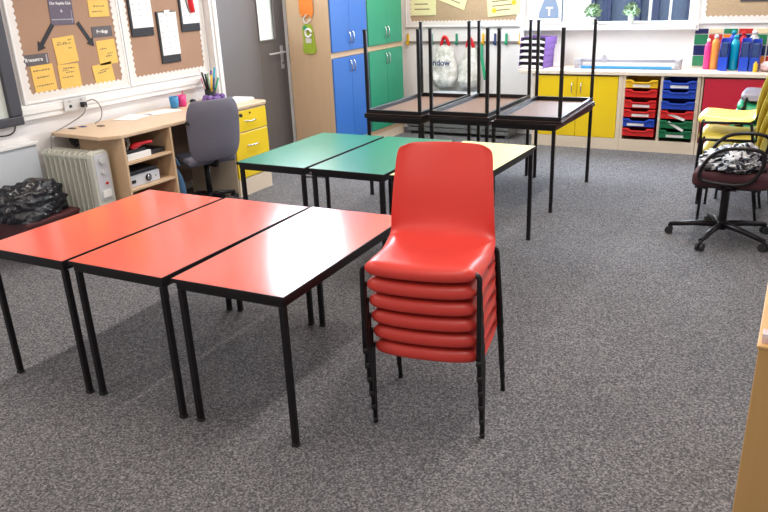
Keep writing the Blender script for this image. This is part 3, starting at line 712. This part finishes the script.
note(4.088, 1.382, .20, .195, .06, [(-.06, -.03, .06), (-.01, .02, .055), (.04, .07, .07), (-.07, .06, .045), (.03, .06, .01)], 'yellow note between the two arrows, upper of the middle column')
note(3.848, 1.198, .195, .195, .03, [(-.08, .07, .06), (-.06, .05, .01), (-.08, .08, -.05)], 'yellow note with three written lines, bottom left under the dark label')
note(4.083, 1.182, .195, .19, .0, [(-.05, .06, .065), (-.06, .0, .05), (-.03, .05, .035), (-.07, .03, .0)], 'yellow note at bottom centre, directly below the other middle note')
note(4.487, 1.330, .19, .19, .03, [(-.07, .0, .03), (0, .06, -.01), (-.02, .05, -.03)], 'yellow note right of the right arrowhead, upper of two')
note(4.418, 1.152, .20, .19, .10, [(-.06, .03, .03), (-.03, .06, .045)], 'yellow note at bottom right of the board with arrows')
note(4.475, 1.705, .20, .20, -.02, [(-.06, .05, .03), (-.05, .06, -.02), (-.07, .03, -.06)], 'yellow note at the top right above the small dark label')
t = note(4.115, 1.70, .215, .27, -.03, [], 'dark purple title sheet on the board with arrows between', 'paper_purple', 'title_sheet', 'sign')
writing('Our Reptile Club', .027, (.0035, 0, .020), 'left', t, 'paper', bold=.0006)
writing('&', .03, (.0035, 0, -.035), 'left', t, 'paper')
MB().box(.003, .004, -.10, .10, -.100, -.092).box(.003, .004, .085, .09, -.12, -.03).build('pale_rule', 'ink_grey', t)
t = note(3.812, 1.337, .215, .078, .0, [], 'small dark label reading Resources under the left arrowhead', 'label_grey', 'title_label', 'sign')
writing('Resources', .036, (.0035, -.02, 0), 'left', t, 'paper', bold=.001)
MB().box(.003, .004, .085, .098, -.03, .03).build('pale_mark', 'ink_grey', t)
t = note(4.470, 1.492, .205, .082, .0, [], 'small dark label reading Feelings above the right-hand notes', 'label_grey', 'title_label', 'sign')
writing('Feelings', .036, (.0035, 0, 0), 'left', t, 'paper', bold=.001)
def arrow(y0, z0, y1, z1, label):
    a = Vector((y0, z0)); b_ = Vector((y1, z1)); d = (b_-a); L = d.length; d.normalize(); n = Vector((-d.y, d.x)); w_ = .016
    P = [a+n*w_, a+d*(L-.06)+n*w_, a+d*(L-.06)+n*.040, b_, a+d*(L-.06)-n*.040, a+d*(L-.06)-n*w_, a-n*w_]
    o = MB().prism([(p.x-y0, p.y-z0) for p in P], .004, 'YZ', 0).build('arrow_cutout', 'black_card', loc=(NX, y0, z0)); tag(o, label, 'arrow')
arrow(4.015, 1.575, 3.845, 1.395, 'black card arrow pointing down left to the Resources label')
arrow(4.245, 1.575, 4.365, 1.385, 'black card arrow pointing down right between the yellow notes')
def clipb(y0, y1, z0, z1, label, redbit=False):
    t = thing('clipboard', label, 'clipboard', (NX, (y0+y1)/2, z0)); w_ = (y1-y0)
    MB().box(0, .012, -w_/2, w_/2, 0, z1-z0).build('backing_board', 'black_card', t, bevel=.003)
    sh = MB().box(.012, .016, -w_/2+.022, w_/2+.002, .068, z1-z0-.008).build('white_sheet', 'paper', t)
    b = MB(); z = z1-z0-.04
    while z > .12:
        for c in (-.3, -.02, .3): b.box(.016, .0164, w_*c-.012, w_*c+.012, z, z+.005)
        z -= .045
    b.build('printed_rows', 'ink_grey', sh)
    MB().box(.012, .028, -.03, .03, z1-z0-.02, z1-z0+.01).build('clip', 'chrome', t, bevel=.003)
    if redbit:
        MB().tube([(.02, .0, .36), (.024, .01, .27), (.026, .02, .16)], [.024, .036, .030], 12, 1, flat=.4).build('red_tag', 'red_plastic', t)
        MB().tube([(.02, -.045, .34), (.02, -.03, .24), (.02, -.005, .17)], .008, 8, 1).build('grey_cord', 'cable_grey', t)
clipb(4.775, 5.030, 1.425, 1.90, 'left clipboard on the board, white sheet with printed rows')
clipb(5.080, 5.318, 1.175, 1.612, 'middle clipboard, hanging lowest, with a plain white sheet')
clipb(5.378, 5.622, 1.425, 1.87, 'right clipboard with a red tag over its white sheet, nearest the door', True)
# sockets + cables
sk = thing('wall_socket', 'white double wall socket on the trunking below the arrows board', 'socket', (XL+.0455, 4.06, .975))
MB().box(0, .012, -.11, .11, -.045, .045).build('face_plate', 'pot_white', sk, bevel=.004)
for y in (-.055, .055): MB().box(.012, .014, y-.012, y+.012, .020, .035).build('rocker_switch', 'ink_grey', sk)
MB().box(.012, .014, -.065, -.04, -.02, .0).build('socket_holes', 'black_card', sk)
pg = tag(MB().box(XL+.0605, XL+.10, 4.095, 4.135, .945, .985).build('black_plug', 'cable_black', bevel=.006), 'black plug in the right side of the double wall socket', 'plug')
tag(MB().tube([(XL+.10, 4.11, .955), (XL+.12, 4.08, .90), (XL+.08, 3.95, .84), (-4.99, 3.84, .815), (-4.99, 3.755, .79), (-4.985, 3.74, .73), (-4.97, 3.70, .60)], .005, 8, 2).build('heater_cable', 'cable_grey'), 'grey cable running from the plug down behind the heater', 'cable')
tag(MB().tube([(XL+.08, 4.15, .985), (XL+.11, 4.20, 1.0), (XL+.10, 4.27, .92), (-4.97, 4.24, .83), (-4.95, 4.15, .812)], .0045, 8, 2).build('desk_cable', 'cable_grey'), 'thin grey cable looping from the socket to the desk top', 'cable')
b = MB()
for k in range(6):
    b.tube([(-4.99+.02*k, 3.93, .77), (-4.97+.02*k, 3.90, .72-.02*(k % 3)), (-4.93+.012*k, 3.90+.006*k, .68), (-4.90, 3.93, .74)], .009, 8, 2)
tag(b.build('cable_tangle', 'cable_black'), 'tangle of black cables hanging under the left end of the desk', 'cable')

# ------------------------------------------------------------ tall cupboards
def cupboard(y0, y1, m, name, label):
    t = thing('tall_cupboard', label, 'cupboard', (-4.63, (y0+y1)/2, 0)); w_ = y1-y0; dx0, dx1 = -.27, .25
    c = MB(); p = .018
    c.box(dx0, dx1, -w_/2, -w_/2+p, 0, 2.06).box(dx0, dx1, w_/2-p, w_/2, 0, 2.06).box(dx0, dx0+.01, -w_/2+p, w_/2-p, 0, 2.06)
    for z0, z1 in ((.10, .155), (1.055, 1.11), (2.03, 2.06)): c.box(dx0+.01, dx1, -w_/2+p, w_/2-p, z0, z1)
    c.build('carcass', 'beech', t, bevel=.002)
    MB().box(dx1-.03, dx1-.004, -w_/2+p, w_/2-p, 0, .10).build('plinth', 'beech_pale', t)
    e = .004
    for z0, z1, hz in ((.158, 1.052, .95), (1.114, 2.028, 1.245)):
        for s_ in (-1, 1):
            a, b_ = (-w_/2+p*.8, -e/2) if s_ < 0 else (e/2, w_/2-p*.8)
            dr = MB().box(dx1, dx1+.018, a, b_, z0, z1).build('cupboard_door', m, t, bevel=.003)
            yh = s_*.035
            MB().tube([(dx1+.018, yh, hz-.06), (dx1+.042, yh, hz-.05), (dx1+.046, yh, hz), (dx1+.042, yh, hz+.05), (dx1+.018, yh, hz+.06)], .007, 8, 1).build('door_handle', 'chrome', dr)
    return t
cupboard(6.80, 7.565, 'blue_lam', 'blue', 'tall cupboard with four blue doors and beech frame, right of the grey door')
cupboard(7.567, 8.41, 'green_lam', 'green', 'tall cupboard with four green doors, between blue cupboard and coat pegs')
# felt creatures on the beech side panel
t = thing('felt_shape', 'orange felt cut-out hanging above the green one on beech cupboard side', 'decoration', (-4.64, 6.797, 1.55))
MB().prism([(-.085, .18), (.085, .18), (.085, -.03), (.06, -.09), (.03, -.05), (0, -.09), (-.03, -.05), (-.06, -.08), (-.085, -.03)], .006, 'XZ', -.008).build('orange_body', 'felt_orange', t)
MB().tube([(0, -.006, -.05), (-.05, -.006, -.10), (-.01, -.008, -.15), (.05, -.006, -.10)], .006, 8, 2).build('loop_string', 'scallop', t)
t = thing('felt_shape', 'green felt cut-out with pale ring below the orange one on cupboard side', 'decoration', (-4.64, 6.797, 1.26))
MB().prism([(-.065, .12), (-.02, .15), (.05, .14), (.075, .05), (.095, -.13), (.05, -.155), (-.05, -.15), (-.075, -.12), (-.06, -.03)], .006, 'XZ', -.008).build('green_body', 'felt_green', t)
b = MB(); b.tube([(.012+.036*math.cos(k*.5), -.014, .055+.04*math.sin(k*.5)) for k in range(13)], .012, 8, 0)
b.build('pale_ring', 'scallop', t)
MB().box(-.03, .045, -.013, -.008, -.045, .005).build('pale_patch', 'scallop', t, bevel=.004)
MB().box(-.05, .0, -.012, -.008, .085, .125, ry=.3).build('dark_patch', 'green_lam', t, bevel=.004)

# ------------------------------------------------------------ coat pegs and back-wall cork board
corkboard('notice_board', 'tan notice board with pale papers above the coat pegs', -4.465, -2.985, 1.265, 2.1, 'back', 'cork_back')
corkboard('notice_board', 'tan notice board above the coloured tiles at right', -1.045, 1.0, 1.275, 2.1, 'back', 'cork_back')
def bnote(x0, x1, z0, z1, tilt, label, m='paper_cream', spots=None):
    t = thing('display_paper', label, 'paper', ((x0+x1)/2, YB-.026, (z0+z1)/2)); t.rotation_euler = (0, tilt, 0)
    w_, h_ = (x1-x0)/2, (z1-z0)/2
    MB().box(-w_, w_, -.003, 0, -h_, h_).build('sheet', m, t)
    b = MB()
    for k in range(4): b.box(-w_*.7, w_*random.uniform(.2, .7), -.0036, -.003, -h_*.6+k*h_*.35, -h_*.6+k*h_*.35+.012)
    b.build('drawn_lines', 'ink', t)
    if spots:
        for q, (sx, sz) in enumerate(spots): MB().cyl((sx*w_, -.004, sz*h_), .028, .002, 'Y').build('yellow_spot', 'tray_yellow', t)
bnote(-4.405, -4.06, 1.385, 1.72, 0, 'pale yellow worksheet with drawing at left of coat-peg notice board')
bnote(-3.99, -3.64, 1.49, 1.74, .35, 'tilted pale paper in the middle of coat-peg notice board')
bnote(-3.40, -2.99, 1.37, 1.66, -.08, 'pale yellow paper with two yellow spots at right of notice board', spots=[(-.6, -.55), (.6, -.1)])
t = thing('display_paper', 'white paper on dark mount at top of the tiled-wall notice board', 'paper', (-.42, YB-.026, 1.60))
MB().box(-.26, .45, -.003, 0, -.135, .15).build('dark_mount', 'frame_dark', t); MB().box(-.245, .44, -.006, -.003, -.105, .14).build('white_sheet', 'paper', t)
rl = thing('coat_rail', 'grey coat rail with coloured pegs on the white back wall', 'rail', (-3.7, YB, 1.07))
MB().box(-.80, .80, -.02, 0, -.012, .012).build('rail_bar', 'cable_grey', rl, bevel=.003)
for x, m in ((-4.46, 'tray_yellow'), (-4.13, 'green_lam'), (-3.795, 'green_lam'), (-3.45, 'tray_yellow'), (-3.30, 'navy_paint'), (-3.16, 'plastic_green'), (-2.99, 'tray_yellow')):
    b = MB().box(x+3.7-.011, x+3.7+.011, -.028, 0, -.035, .10).tube([(x+3.7, -.028, -.01), (x+3.7, -.065, -.02), (x+3.7, -.075, .015)], .008, 8, 1)
    b.build('coat_peg', m, rl, bevel=.004)
# bags on pegs
def peg_bag(x, z, w_, h_, label, m='bag_clear', seed=1., text=None, hm='red_plastic', low=None):
    from mathutils import noise
    t = thing('carrier_bag', label, 'bag', (x, YB-.03, z))
    b = MB(); n = 18; F = []; Bk = []
    for i in range(n+1):
        v = i/n; zz = -h_*v; wd = w_/2*(.35+.75*min(1, v*1.6)**.6)*(1-.35*max(0, v-.8)/.2); dp = .02+.08*min(1, v*1.2)*(1-max(0, v-.85)/.2)
        rf = []; rb = []
        for j in range(n+1):
            u = 2*j/n-1; c = math.sqrt(max(0, 1-u*u)); nn = noise.noise(Vector((u*3, v*5, seed)))*.02*(.3+v)
            rf.append(b.b.verts.new((u*wd+nn, -.02-dp*c-dp*.6+nn, zz+.02*noise.noise(Vector((u*2, seed, v)))))); rb.append(b.b.verts.new((u*wd+nn, -.01-dp*.55+dp*.5*c, zz)))
        F.append(rf); Bk.append(rb)
    for R_ in (F, Bk):
        for i in range(n):
            for j in range(n): b.b.faces.new((R_[i][j], R_[i][j+1], R_[i+1][j+1], R_[i+1][j])).smooth = True
    for j in range(n): b.b.faces.new((F[n][j], F[n][j+1], Bk[n][j+1], Bk[n][j]))
    for i in range(n): b.b.faces.new((F[i][0], F[i+1][0], Bk[i+1][0], Bk[i][0])); b.b.faces.new((F[i][n], F[i+1][n], Bk[i+1][n], Bk[i][n]))
    b.build('bag_body', m, t)
    MB().tube([(-w_*.16, -.03, -.01), (-w_*.10, -.035, .06), (0, -.045, .11), (w_*.10, -.035, .06), (w_*.16, -.03, -.01)], .020, 8, 2).build('bag_handle', hm, t)
    if text: writing(text[0], text[1], (text[3], -.155, text[2]), 'back', t, 'navy_paint', bold=.002)
    return t
peg_bag(-3.93, 1.04, .33, .50, 'clear white carrier bag with dark blue lettering on a red peg', seed=2., text=('ndow', .10, -.20, -.0))
peg_bag(-3.60, 1.02, .26, .48, 'white carrier bag hanging right of the lettered bag', 'bag_clear', 5., hm='red_plastic')
b = MB().tube([(-3.47, YB-.05, 1.08), (-3.45, YB-.08, .95), (-3.42, YB-.09, .80), (-3.39, YB-.09, .64)], [.018, .028, .034, .02], 10, 1, flat=.4)
tag(b.build('green_lanyard', 'plastic_green'), 'bright green strap hanging from the coat rail', 'strap')
# grey slatted low unit under the coats
lu = thing('low_bench', 'low grey slatted bench against the wall beneath the coat pegs', 'bench', (-3.62, 8.52, 0))
b = MB(); b.box(-.70, .66, -.17, .20, .34, .37)
b.build('bench_top', 'kit_grey', lu, bevel=.004)
for k in range(5): MB().box(-.69, .65, -.165, -.145, .04+.06*k, .085+.06*k).build('slat', 'kit_grey', lu, bevel=.003)
for x in (-.68, .60): MB().box(x, x+.04, -.144, .19, 0, .34).build('end_panel', 'kit_grey', lu)
tag(MB().box(-4.03, -3.42, 8.40, 8.66, .371, .50).build('storage_box', 'wall_blueish', bevel=.012), 'pale blue-grey box on the bench beneath the carrier bags', 'box')

# ------------------------------------------------------------ back cabinets
FY = 8.18
ct = []
poly = [(-2.86+.10*(1-math.cos(t)), FY-.02+.28-.28*math.sin(t)) for t in [0, .3, .6, .9, 1.2, PI/2]]
poly = [(-2.86, YB)] + poly + [(1.6, FY-.02), (1.6, YB)]
o = MB().prism([(a, b_) for a, b_ in poly], .04, 'XY', .785).build('counter_worktop', 'counter_top', bevel=.006, seg=3)
tag(o, 'long pale wood worktop with rounded left end along the back wall', 'worktop')
def carc(t, x0, x1, mid=()):
    c = MB(); p = .018
    c.box(x0, x0+p, FY+.018-8.45, YB-.01-8.45, .10, .784).box(x1-p, x1, FY+.018-8.45, YB-.01-8.45, .10, .784)
    c.box(x0+p, x1-p, YB-.02-8.45, YB-.01-8.45, .10, .784).box(x0, x1, FY+.02-8.45, YB-.01-8.45, 0, .10)
    for m_ in mid: c.box(m_-p/2, m_+p/2, FY+.018-8.45, YB-.02-8.45, .10, .784)
    c.build('carcass', 'beech_pale', t)
    MB().box(x0, x1, FY-8.45, FY+.02-8.45, 0, .122).build('plinth', 'beech_pale', t)
t = thing('base_cabinet', 'low cabinet with two yellow doors below the back worktop', 'cabinet', (-2.14, 8.45, 0))
carc(t, -.49, .475)
for a, b_, hx in ((-.44, -.006, -.055), (-.002, .43, .045)):
    dr = MB().box(a, b_, FY-8.45, FY+.018-8.45, .125, .768).build('cabinet_door', 'yellow_lam', t, bevel=.003)
    MB().tube([(hx, FY-8.45, .59), (hx, FY-8.475, .60), (hx, FY-8.48, .645), (hx, FY-8.475, .69), (hx, FY-8.45, .70)], .006, 8, 1).build('door_handle', 'chrome', dr)
MB().box(-.49, -.444, FY-8.45, FY+.018-8.45, .122, .784).build('end_stile', 'beech_pale', t)
MB().box(.434, .475, FY-8.45, FY+.018-8.45, .122, .784).build('end_stile', 'beech_pale', t)
tu = thing('tray_unit', 'beech storage unit with two columns of coloured plastic trays', 'storage unit', (-1.28, 8.45, 0))
carc(tu, -.382, .38, (.005,))
for x in (-.382, -.005, .345): MB().box(x, x+.028, FY-8.45, FY+.018-8.45, .122, .784).build('divider', 'beech_pale', tu)
MB().box(-.36, -.005, YB-.03-8.45, YB-.021-8.45, .11, .78).build('inner_back', 'brown_panel', tu)
def tray(x, z, m, label, lab, w_=.32, h_=.082):
    t = thing('storage_tray', label, 'tray', (x, FY, z), 0, 'trays in the storage unit')
    P = [(-w_/2, 0), (w_/2, 0), (w_/2, h_*.95), (w_*.30, h_*.95), (w_*.22, h_*.68), (-w_*.22, h_*.68), (-w_*.30, h_*.95), (-w_/2, h_*.95)]
    b = MB().prism(P, .012, 'XZ', -.012)
    b.box(-w_/2+.01, w_/2-.01, 0, .38, 0, .006).box(-w_/2+.01, -w_/2+.016, 0, .38, .006, h_*.9).box(w_/2-.016, w_/2-.01, 0, .38, .006, h_*.9).box(-w_/2+.01, w_/2-.01, .374, .38, .006, h_*.9)
    b.build('tray_body', m, t, bevel=.003)
    MB().prism([(-w_/2-.002, h_*.80), (-w_/2-.002, h_), (-w_*.30, h_), (-w_*.22, h_*.74), (w_*.22, h_*.74), (w_*.30, h_), (w_/2+.002, h_), (w_/2+.002, h_*.80), (w_*.34, h_*.80), (w_*.25, h_*.58), (-w_*.25, h_*.58), (-w_*.34, h_*.80)], .022, 'XZ', -.030).build('tray_lip', m, t, bevel=.004)
    if lab: MB().box(-w_*.27+lab[0], w_*.27+lab[0], -.0135, -.012, h_*.10, h_*.42, ry=lab[1]).build('label_card', 'paper', t)
    for sx in (-1, 1): MB().box(sx*w_*.40-.012, sx*w_*.40+.012, -.016, -.012, h_*.25, h_*.5).build('tray_stud', m, t, bevel=.002)
    return t
zs = [.680, .585, .475, .378, .280, .180]
pos = ['top', 'second', 'third', 'fourth', 'fifth', 'bottom']
for k, (m, lab) in enumerate((('tray_yellow', (0, 0)), ('tray_red', None), ('tray_red', (.01, 0)), ('tray_red', (.01, 0)), ('tray_blue', (-.03, 0)), ('tray_red', None))):
    tray(-1.470, zs[k]-.018, m, '%s tray %s, %s in the left column of the storage unit' % (m[5:], 'with white label' if lab else 'without label', pos[k] + (' row' if k in (0, 5) else ' from top')), lab)
for k, (m, lab) in enumerate((('tray_blue', (0, 0)), ('tray_blue', None), ('tray_blue', None), ('tray_red', (0, .35)), ('tray_green', (0, .5)), ('tray_green', (.0, 0)))):
    tray(-1.098, zs[k]-.018, m, '%s tray %s, %s in the right column of the storage unit' % (m[5:], 'with white label' if lab else 'without label', pos[k] + (' row' if k in (0, 5) else ' from top')), lab)
t = thing('base_cabinet', 'low cabinet with red doors below the worktop, behind the stacked chairs', 'cabinet', (-.2, 8.45, 0))
carc(t, -.695, .80)
for a, b_, hx in ((-.665, .05, .0), (.054, .77, .10)):
    dr = MB().box(a, b_, FY-8.45, FY+.018-8.45, .125, .768).build('cabinet_door', 'red_lam', t, bevel=.003)
    MB().tube([(hx, FY-8.45, .60), (hx, FY-8.475, .61), (hx, FY-8.48, .645), (hx, FY-8.475, .69), (hx, FY-8.45, .70)], .006, 8, 1).build('door_handle', 'chrome', dr)
CZ = .826
# stacked letter trays
for k in range(5):
    t = thing('letter_tray', 'purple letter tray holding white paper, %s from the worktop' % ['lowest', 'second', 'third', 'fourth', 'topmost, fifth'][k], 'letter tray', (-2.685+.004*k, 8.42, CZ+.066*k), math.radians(-8), 'letter trays stacked on the worktop')
    b = MB(); b.box(-.15, .15, -.13, .17, 0, .006).box(.144, .15, -.13, .17, .006, .064).box(-.15, -.144, -.13, .17, .006, .064).box(-.144, .144, .164, .17, .006, .064)
    b.build('tray_body', 'purple_plastic', t, bevel=.002)
    MB().prism([(-.145, .006), (.145, .006), (.145, .022), (.10, .036), (-.10, .036), (-.145, .022)], .005, 'XZ', -.134).build('front_lip', 'paper', t)
    MB().box(-.14, .14, -.115, .16, .008, .020).build('paper_stack', 'paper', t)
    MB().box(-.143, .143, -.10, -.09, .022, .062).build('opening_shade', 'black_card', t)  # black sheet standing in for the shade inside the tray opening
o = MB().box(-.055, .055, -.003, .003, 0, .24).build('standing_card', 'paper', loc=(-2.455, 8.50, CZ+.002)); o.rotation_euler = (-.18, 0, .12)
tag(o, 'white printed card standing beside the purple letter trays', 'card')
# laminator / trimmer
t = thing('paper_trimmer', 'long white roller paper trimmer with blue cutting strip on the worktop', 'trimmer', (-1.69, 8.47, CZ))
MB().box(-.50, .50, -.10, .14, 0, .022).build('base', 'machine_grey', t, bevel=.006)
MB().box(-.47, .47, -.112, -.102, .004, .030).build('blue_strip', 'cup_blue', t)
MB().cyl((0, -.02, .085), .012, 1.02, 'X').box(-.49, .49, -.03, .01, .062, .076).build('guide_rail', 'machine_grey', t)
for s_ in (-1, 1): MB().box(s_*.52-.028, s_*.52+.028, -.09, .06, 0, .10).cyl((s_*.52, -.095, .05), .02, .012, 'Y').build('end_block', 'machine_grey', t, bevel=.012, seg=3)
MB().cyl((-.24, -.02, .12), .024, .05, 'Y').box(-.275, -.205, -.045, .01, .06, .11).build('cutter_head', 'machine_grey', t, bevel=.006)
# plants
def plant(x, label):
    t = thing('potted_plant', label, 'plant', (x, YB-.06, 1.2525), 0, 'small plants on the window sill')
    MB().lathe([(.024, 0), (.027, .003), (.034, .085), (.029, .085), (.024, .02), (0, .02)]).build('plant_pot', 'pot_white', t)
    b = MB(); rnd = random.Random(int(x*100))
    for k in range(260):
        a = rnd.uniform(0, 2*PI); e = rnd.uniform(-.5, 1.5); r = rnd.uniform(.03, .095)
        c = Vector((r*math.cos(a)*math.cos(e), r*math.sin(a)*math.cos(e)*.55, .135+r*math.sin(e)*.95))
        d = Vector((rnd.uniform(-1, 1), rnd.uniform(-1, 1), rnd.uniform(-.5, 1))).normalized(); n = d.orthogonal().normalized()
        L = .024; q = d.cross(n)
        v = [b.b.verts.new(c+d*L), b.b.verts.new(c+n*L*.45+q*.002), b.b.verts.new(c-d*L), b.b.verts.new(c-n*L*.45+q*.002)]
        b.b.faces.new(v)
    b.build('foliage', 'leaf', t)
    MB().tube([(0, 0, .02), (0, 0, .12)], .006, 8).build('stem', 'leaf', t)
plant(-2.15, 'small bushy potted plant on the window sill, left of the two')
plant(-1.735, 'small bushy potted plant on the window sill, right of the two')
# poster in left pane
t = thing('window_poster', 'white poster with blue peaked shape and lettering in the narrow window', 'poster', (-2.67, YB-.02, 1.27))
MB().box(-.16, .16, -.003, 0, 0, .5).build('sheet', 'paper', t)
MB().prism([(-.10, .06), (.13, .06), (.125, .16), (.06, .34), (.02, .40), (-.03, .30), (-.10, .12)], .002, 'XZ', -.005).build('blue_shape', 'slate_paint', t)
writing('T', .13, (.02, -.007, .13), 'back', t, 'paper', bold=.004)
# tiles
cols = [mat('tile_navy', (.012, .02, .10), .15, noise=((5, 5, 5), .3, (.015, .025, .12))), mat('tile_green', (.02, .20, .09), .15, noise=((5, 5, 5), .3, (.03, .23, .11))), mat('tile_red', (.55, .04, .03), .15, noise=((5, 5, 5), .3, (.5, .04, .03))),
        mat('tile_orange', (.8, .25, .03), .15, noise=((5, 5, 5), .3, (.75, .23, .03))), mat('tile_cream', (.8, .68, .45), .15, noise=((5, 5, 5), .3, (.75, .63, .42))), MATS['trim_white']]
b = MB(); pat = [[1, 0, 1, 0], [2, 3, 2, 4], [0, 4, 3, 1], [1, 2, 0, 2], [3, 0, 1, 4], [2, 0, 2, 0], [0, 1, 0, 1], [1, 2, 3, 0]]
b.box(-1.085, .05, YB-.006, YB, .826, 1.21, 5)
for i in range(8):
    for j in range(4):
        z0 = .832+.108*j; z1 = min(z0+.10, 1.205)
        if z1 > z0: b.box(-1.08+.14*i+.004, -1.08+.14*i+.134, YB-.014, YB-.005, z0, z1, pat[i][j])
o = b.build('tiled_splashback', cols, bevel=.002); tag(o, 'patchwork of green, navy, red and orange wall tiles above the worktop', 'tiles')
# counter clutter at right
def bottle(x, y, m, h, r, label, cap='paper', name='paint_bottle', cat='bottle'):
    t = thing(name, label, cat, (x, y, CZ))
    MB().lathe([(r*.92, 0), (r, .006), (r, h*.72), (r*.9, h*.80), (r*.42, h*.88), (r*.42, h*.90), (0, h*.90)]).build('bottle_body', m, t)
    MB().lathe([(r*.5, h*.895), (r*.5, h*.97), (r*.2, h), (0, h)]).build('bottle_cap', cap, t)
bottle(-.905, 8.50, 'pink_plastic', .30, .033, 'magenta bottle at the left end of the worktop bottles')
bottle(-.835, 8.50, 'orange_plastic', .34, .040, 'pale orange bottle with white cap beside the magenta bottle')
def mfile(x, label, m='blue_plastic', h=.30, y=8.46, a=0):
    t = thing('magazine_file', label, 'magazine file', (x, y, CZ), a)
    b = MB(); w_ = .042
    b.box(-w_, w_, -.12, -.114, 0, h*.45); b.box(-w_, w_, .12, .126, 0, h); b.box(-w_, w_, -.114, .12, 0, .006)
    for s_ in (-1, 1): b.prism([(-.114, .006), (.12, .006), (.12, h), (0, h), (-.114, h*.5)], .005, 'YZ', s_*w_-(.005 if s_ > 0 else 0))
    b.build('file_body', m, t, bevel=.002)
    MB().box(-w_+.012, w_-.012, -.10, .11, .008, h*.88).build('papers', 'navy_paint', t)
mfile(-.74, 'blue magazine file, leftmost of the blue files on the worktop')
mfile(-.55, 'blue magazine file, second of the blue files, right of the teal bottle')
mfile(-.455, 'dark blue magazine file, rightmost on the worktop', 'tray_blue', .29)
bottle(-.648, 8.45, 'teal_plastic', .34, .042, 'teal bottle standing between the blue files', 'teal_plastic')
bottle(-.69, 8.645, 'blue_plastic', .37, .045, 'tall blue bottle behind the teal bottle', 'teal_plastic')
bottle(-.60, 8.66, 'red_plastic', .36, .04, 'red bottle at the back of the worktop, behind the blue files', 'red_plastic')
bottle(-.50, 8.66, 'pot_white', .37, .05, 'white bottle at the back of the worktop behind rightmost blue file', 'paper')
o = crumple('scrunched_cloth', mat('cloth_pink', (.75, .38, .42), .8, noise=((40, 40, 40), .2, (.8, .75, .75))), (-.33, 8.38, CZ+.045), (.075, .06, .055), 8., 3, .3, -.042)
tag(o, 'pink and white scrunched cloth at right of the blue files', 'cloth')
bottle(-.435, 8.31, 'tray_yellow', .10, .02, 'tiny yellow bottle beside the pink scrunched cloth', 'tray_yellow')
o = sheet(-.84, 8.31, .18, .13, .1, 'white papers on the worktop in front of the magenta bottle', z=CZ)

# ------------------------------------------------------------ maroon office chair
oc = thing('office_chair', 'maroon office chair with black loop arms and printed film on its seat', 'chair', (-.365, 5.50, 0), 0)
star_base(oc, .345, a0=math.radians(182))
MB().cyl((0, 0, .26), .028, .30).box(-.09, .09, -.07, .07, .375, .406).build('gas_column', 'steel_black', oc, bevel=.004)
MB().box(-.205, .27, -.25, .25, .420, .520).build('seat', 'maroon_fabric', oc, bevel=.032, seg=4)
MB().box(-.17, .21, -.21, .21, .405, .425).build('seat_pan', 'black_card', oc, bevel=.006)
pb = pad(.22, .21, .55, 1.01, 0, .08, .03, .0)
o = pb.build('backrest', 'maroon_fabric', oc, sub=2, smooth=True); o.rotation_euler = (0, -.10, PI/2); o.location = (.30, 0, 0); o.rotation_mode = 'XYZ'
MB().tube([(.08, 0, .395), (.30, 0, .395), (.335, 0, .45), (.345, 0, .70)], .018, 10, 1).build('back_support', 'steel_black', oc)
for s_ in (-1, 1):
    y = s_*.268
    loop = [(-.14, y, .470), (-.165, y, .50), (-.13, y, .60), (-.06, y, .675), (.06, y, .70), (.19, y, .690), (.225, y, .655), (.21, y, .56), (.16, y, .475), (.08, y, .452), (-.05, y, .455), (-.14, y, .470)]
    MB().tube(loop, .0125, 12, 2).build('armrest', 'steel_black', oc)
    MB().box(-.02, .08, s_*.18 if s_ > 0 else s_*.27, s_*.27 if s_ > 0 else s_*.18, .412, .424).box(.01, .05, s_*.262-.008, s_*.262+.008, .412, .462).build('arm_bracket', 'steel_black', oc)
o = crumple('printed_film', 'news', (-.325, 5.43, .575), (.205, .185, .10), 11., 5, .35, -.048, 2.2)
tag(o, 'crumpled black, white and blue printed plastic film lying on the maroon seat', 'packaging')

# ------------------------------------------------------------ foreground cabinet at right edge
fc = thing('side_cabinet', 'warm beech cabinet at the lower right corner, cut by the photo edge', 'cabinet', (.42, 2.56, 0))
MB().box(-.425, .40, -.28, .28, 0, .70).build('carcass', 'oak_warm', fc, bevel=.004)
MB().box(-.430, .405, -.285, .285, .70, .712).build('cabinet_top', 'oak_warm', fc, bevel=.003)
tag(MB().box(.0, .20, 2.30, 2.34, .712, .742).build('eraser_block', mat('cloth_pink', (0, 0, 0))), 'pinkish block on the front edge of the foreground cabinet', 'block')
b = MB()
for k in range(6): b.box(.0, .3, 2.62, 2.80, .712+.010*k, .712+.010*k+.009)
tag(b.build('paper_pile', 'paper_cream'), 'pile of cream papers on the foreground cabinet', 'papers')
# small things on floor beyond the green tables
tag(MB().tube([(-4.30, 6.02, .008), (-4.22, 5.96, .008), (-4.12, 6.02, .008), (-3.98, 6.03, .008), (-4.18, 6.10, .008), (-4.34, 6.08, .008)], .007, 8, 2).build('floor_cable', 'cable_black'), 'black cable coiled on the carpet in front of the grey door', 'cable')
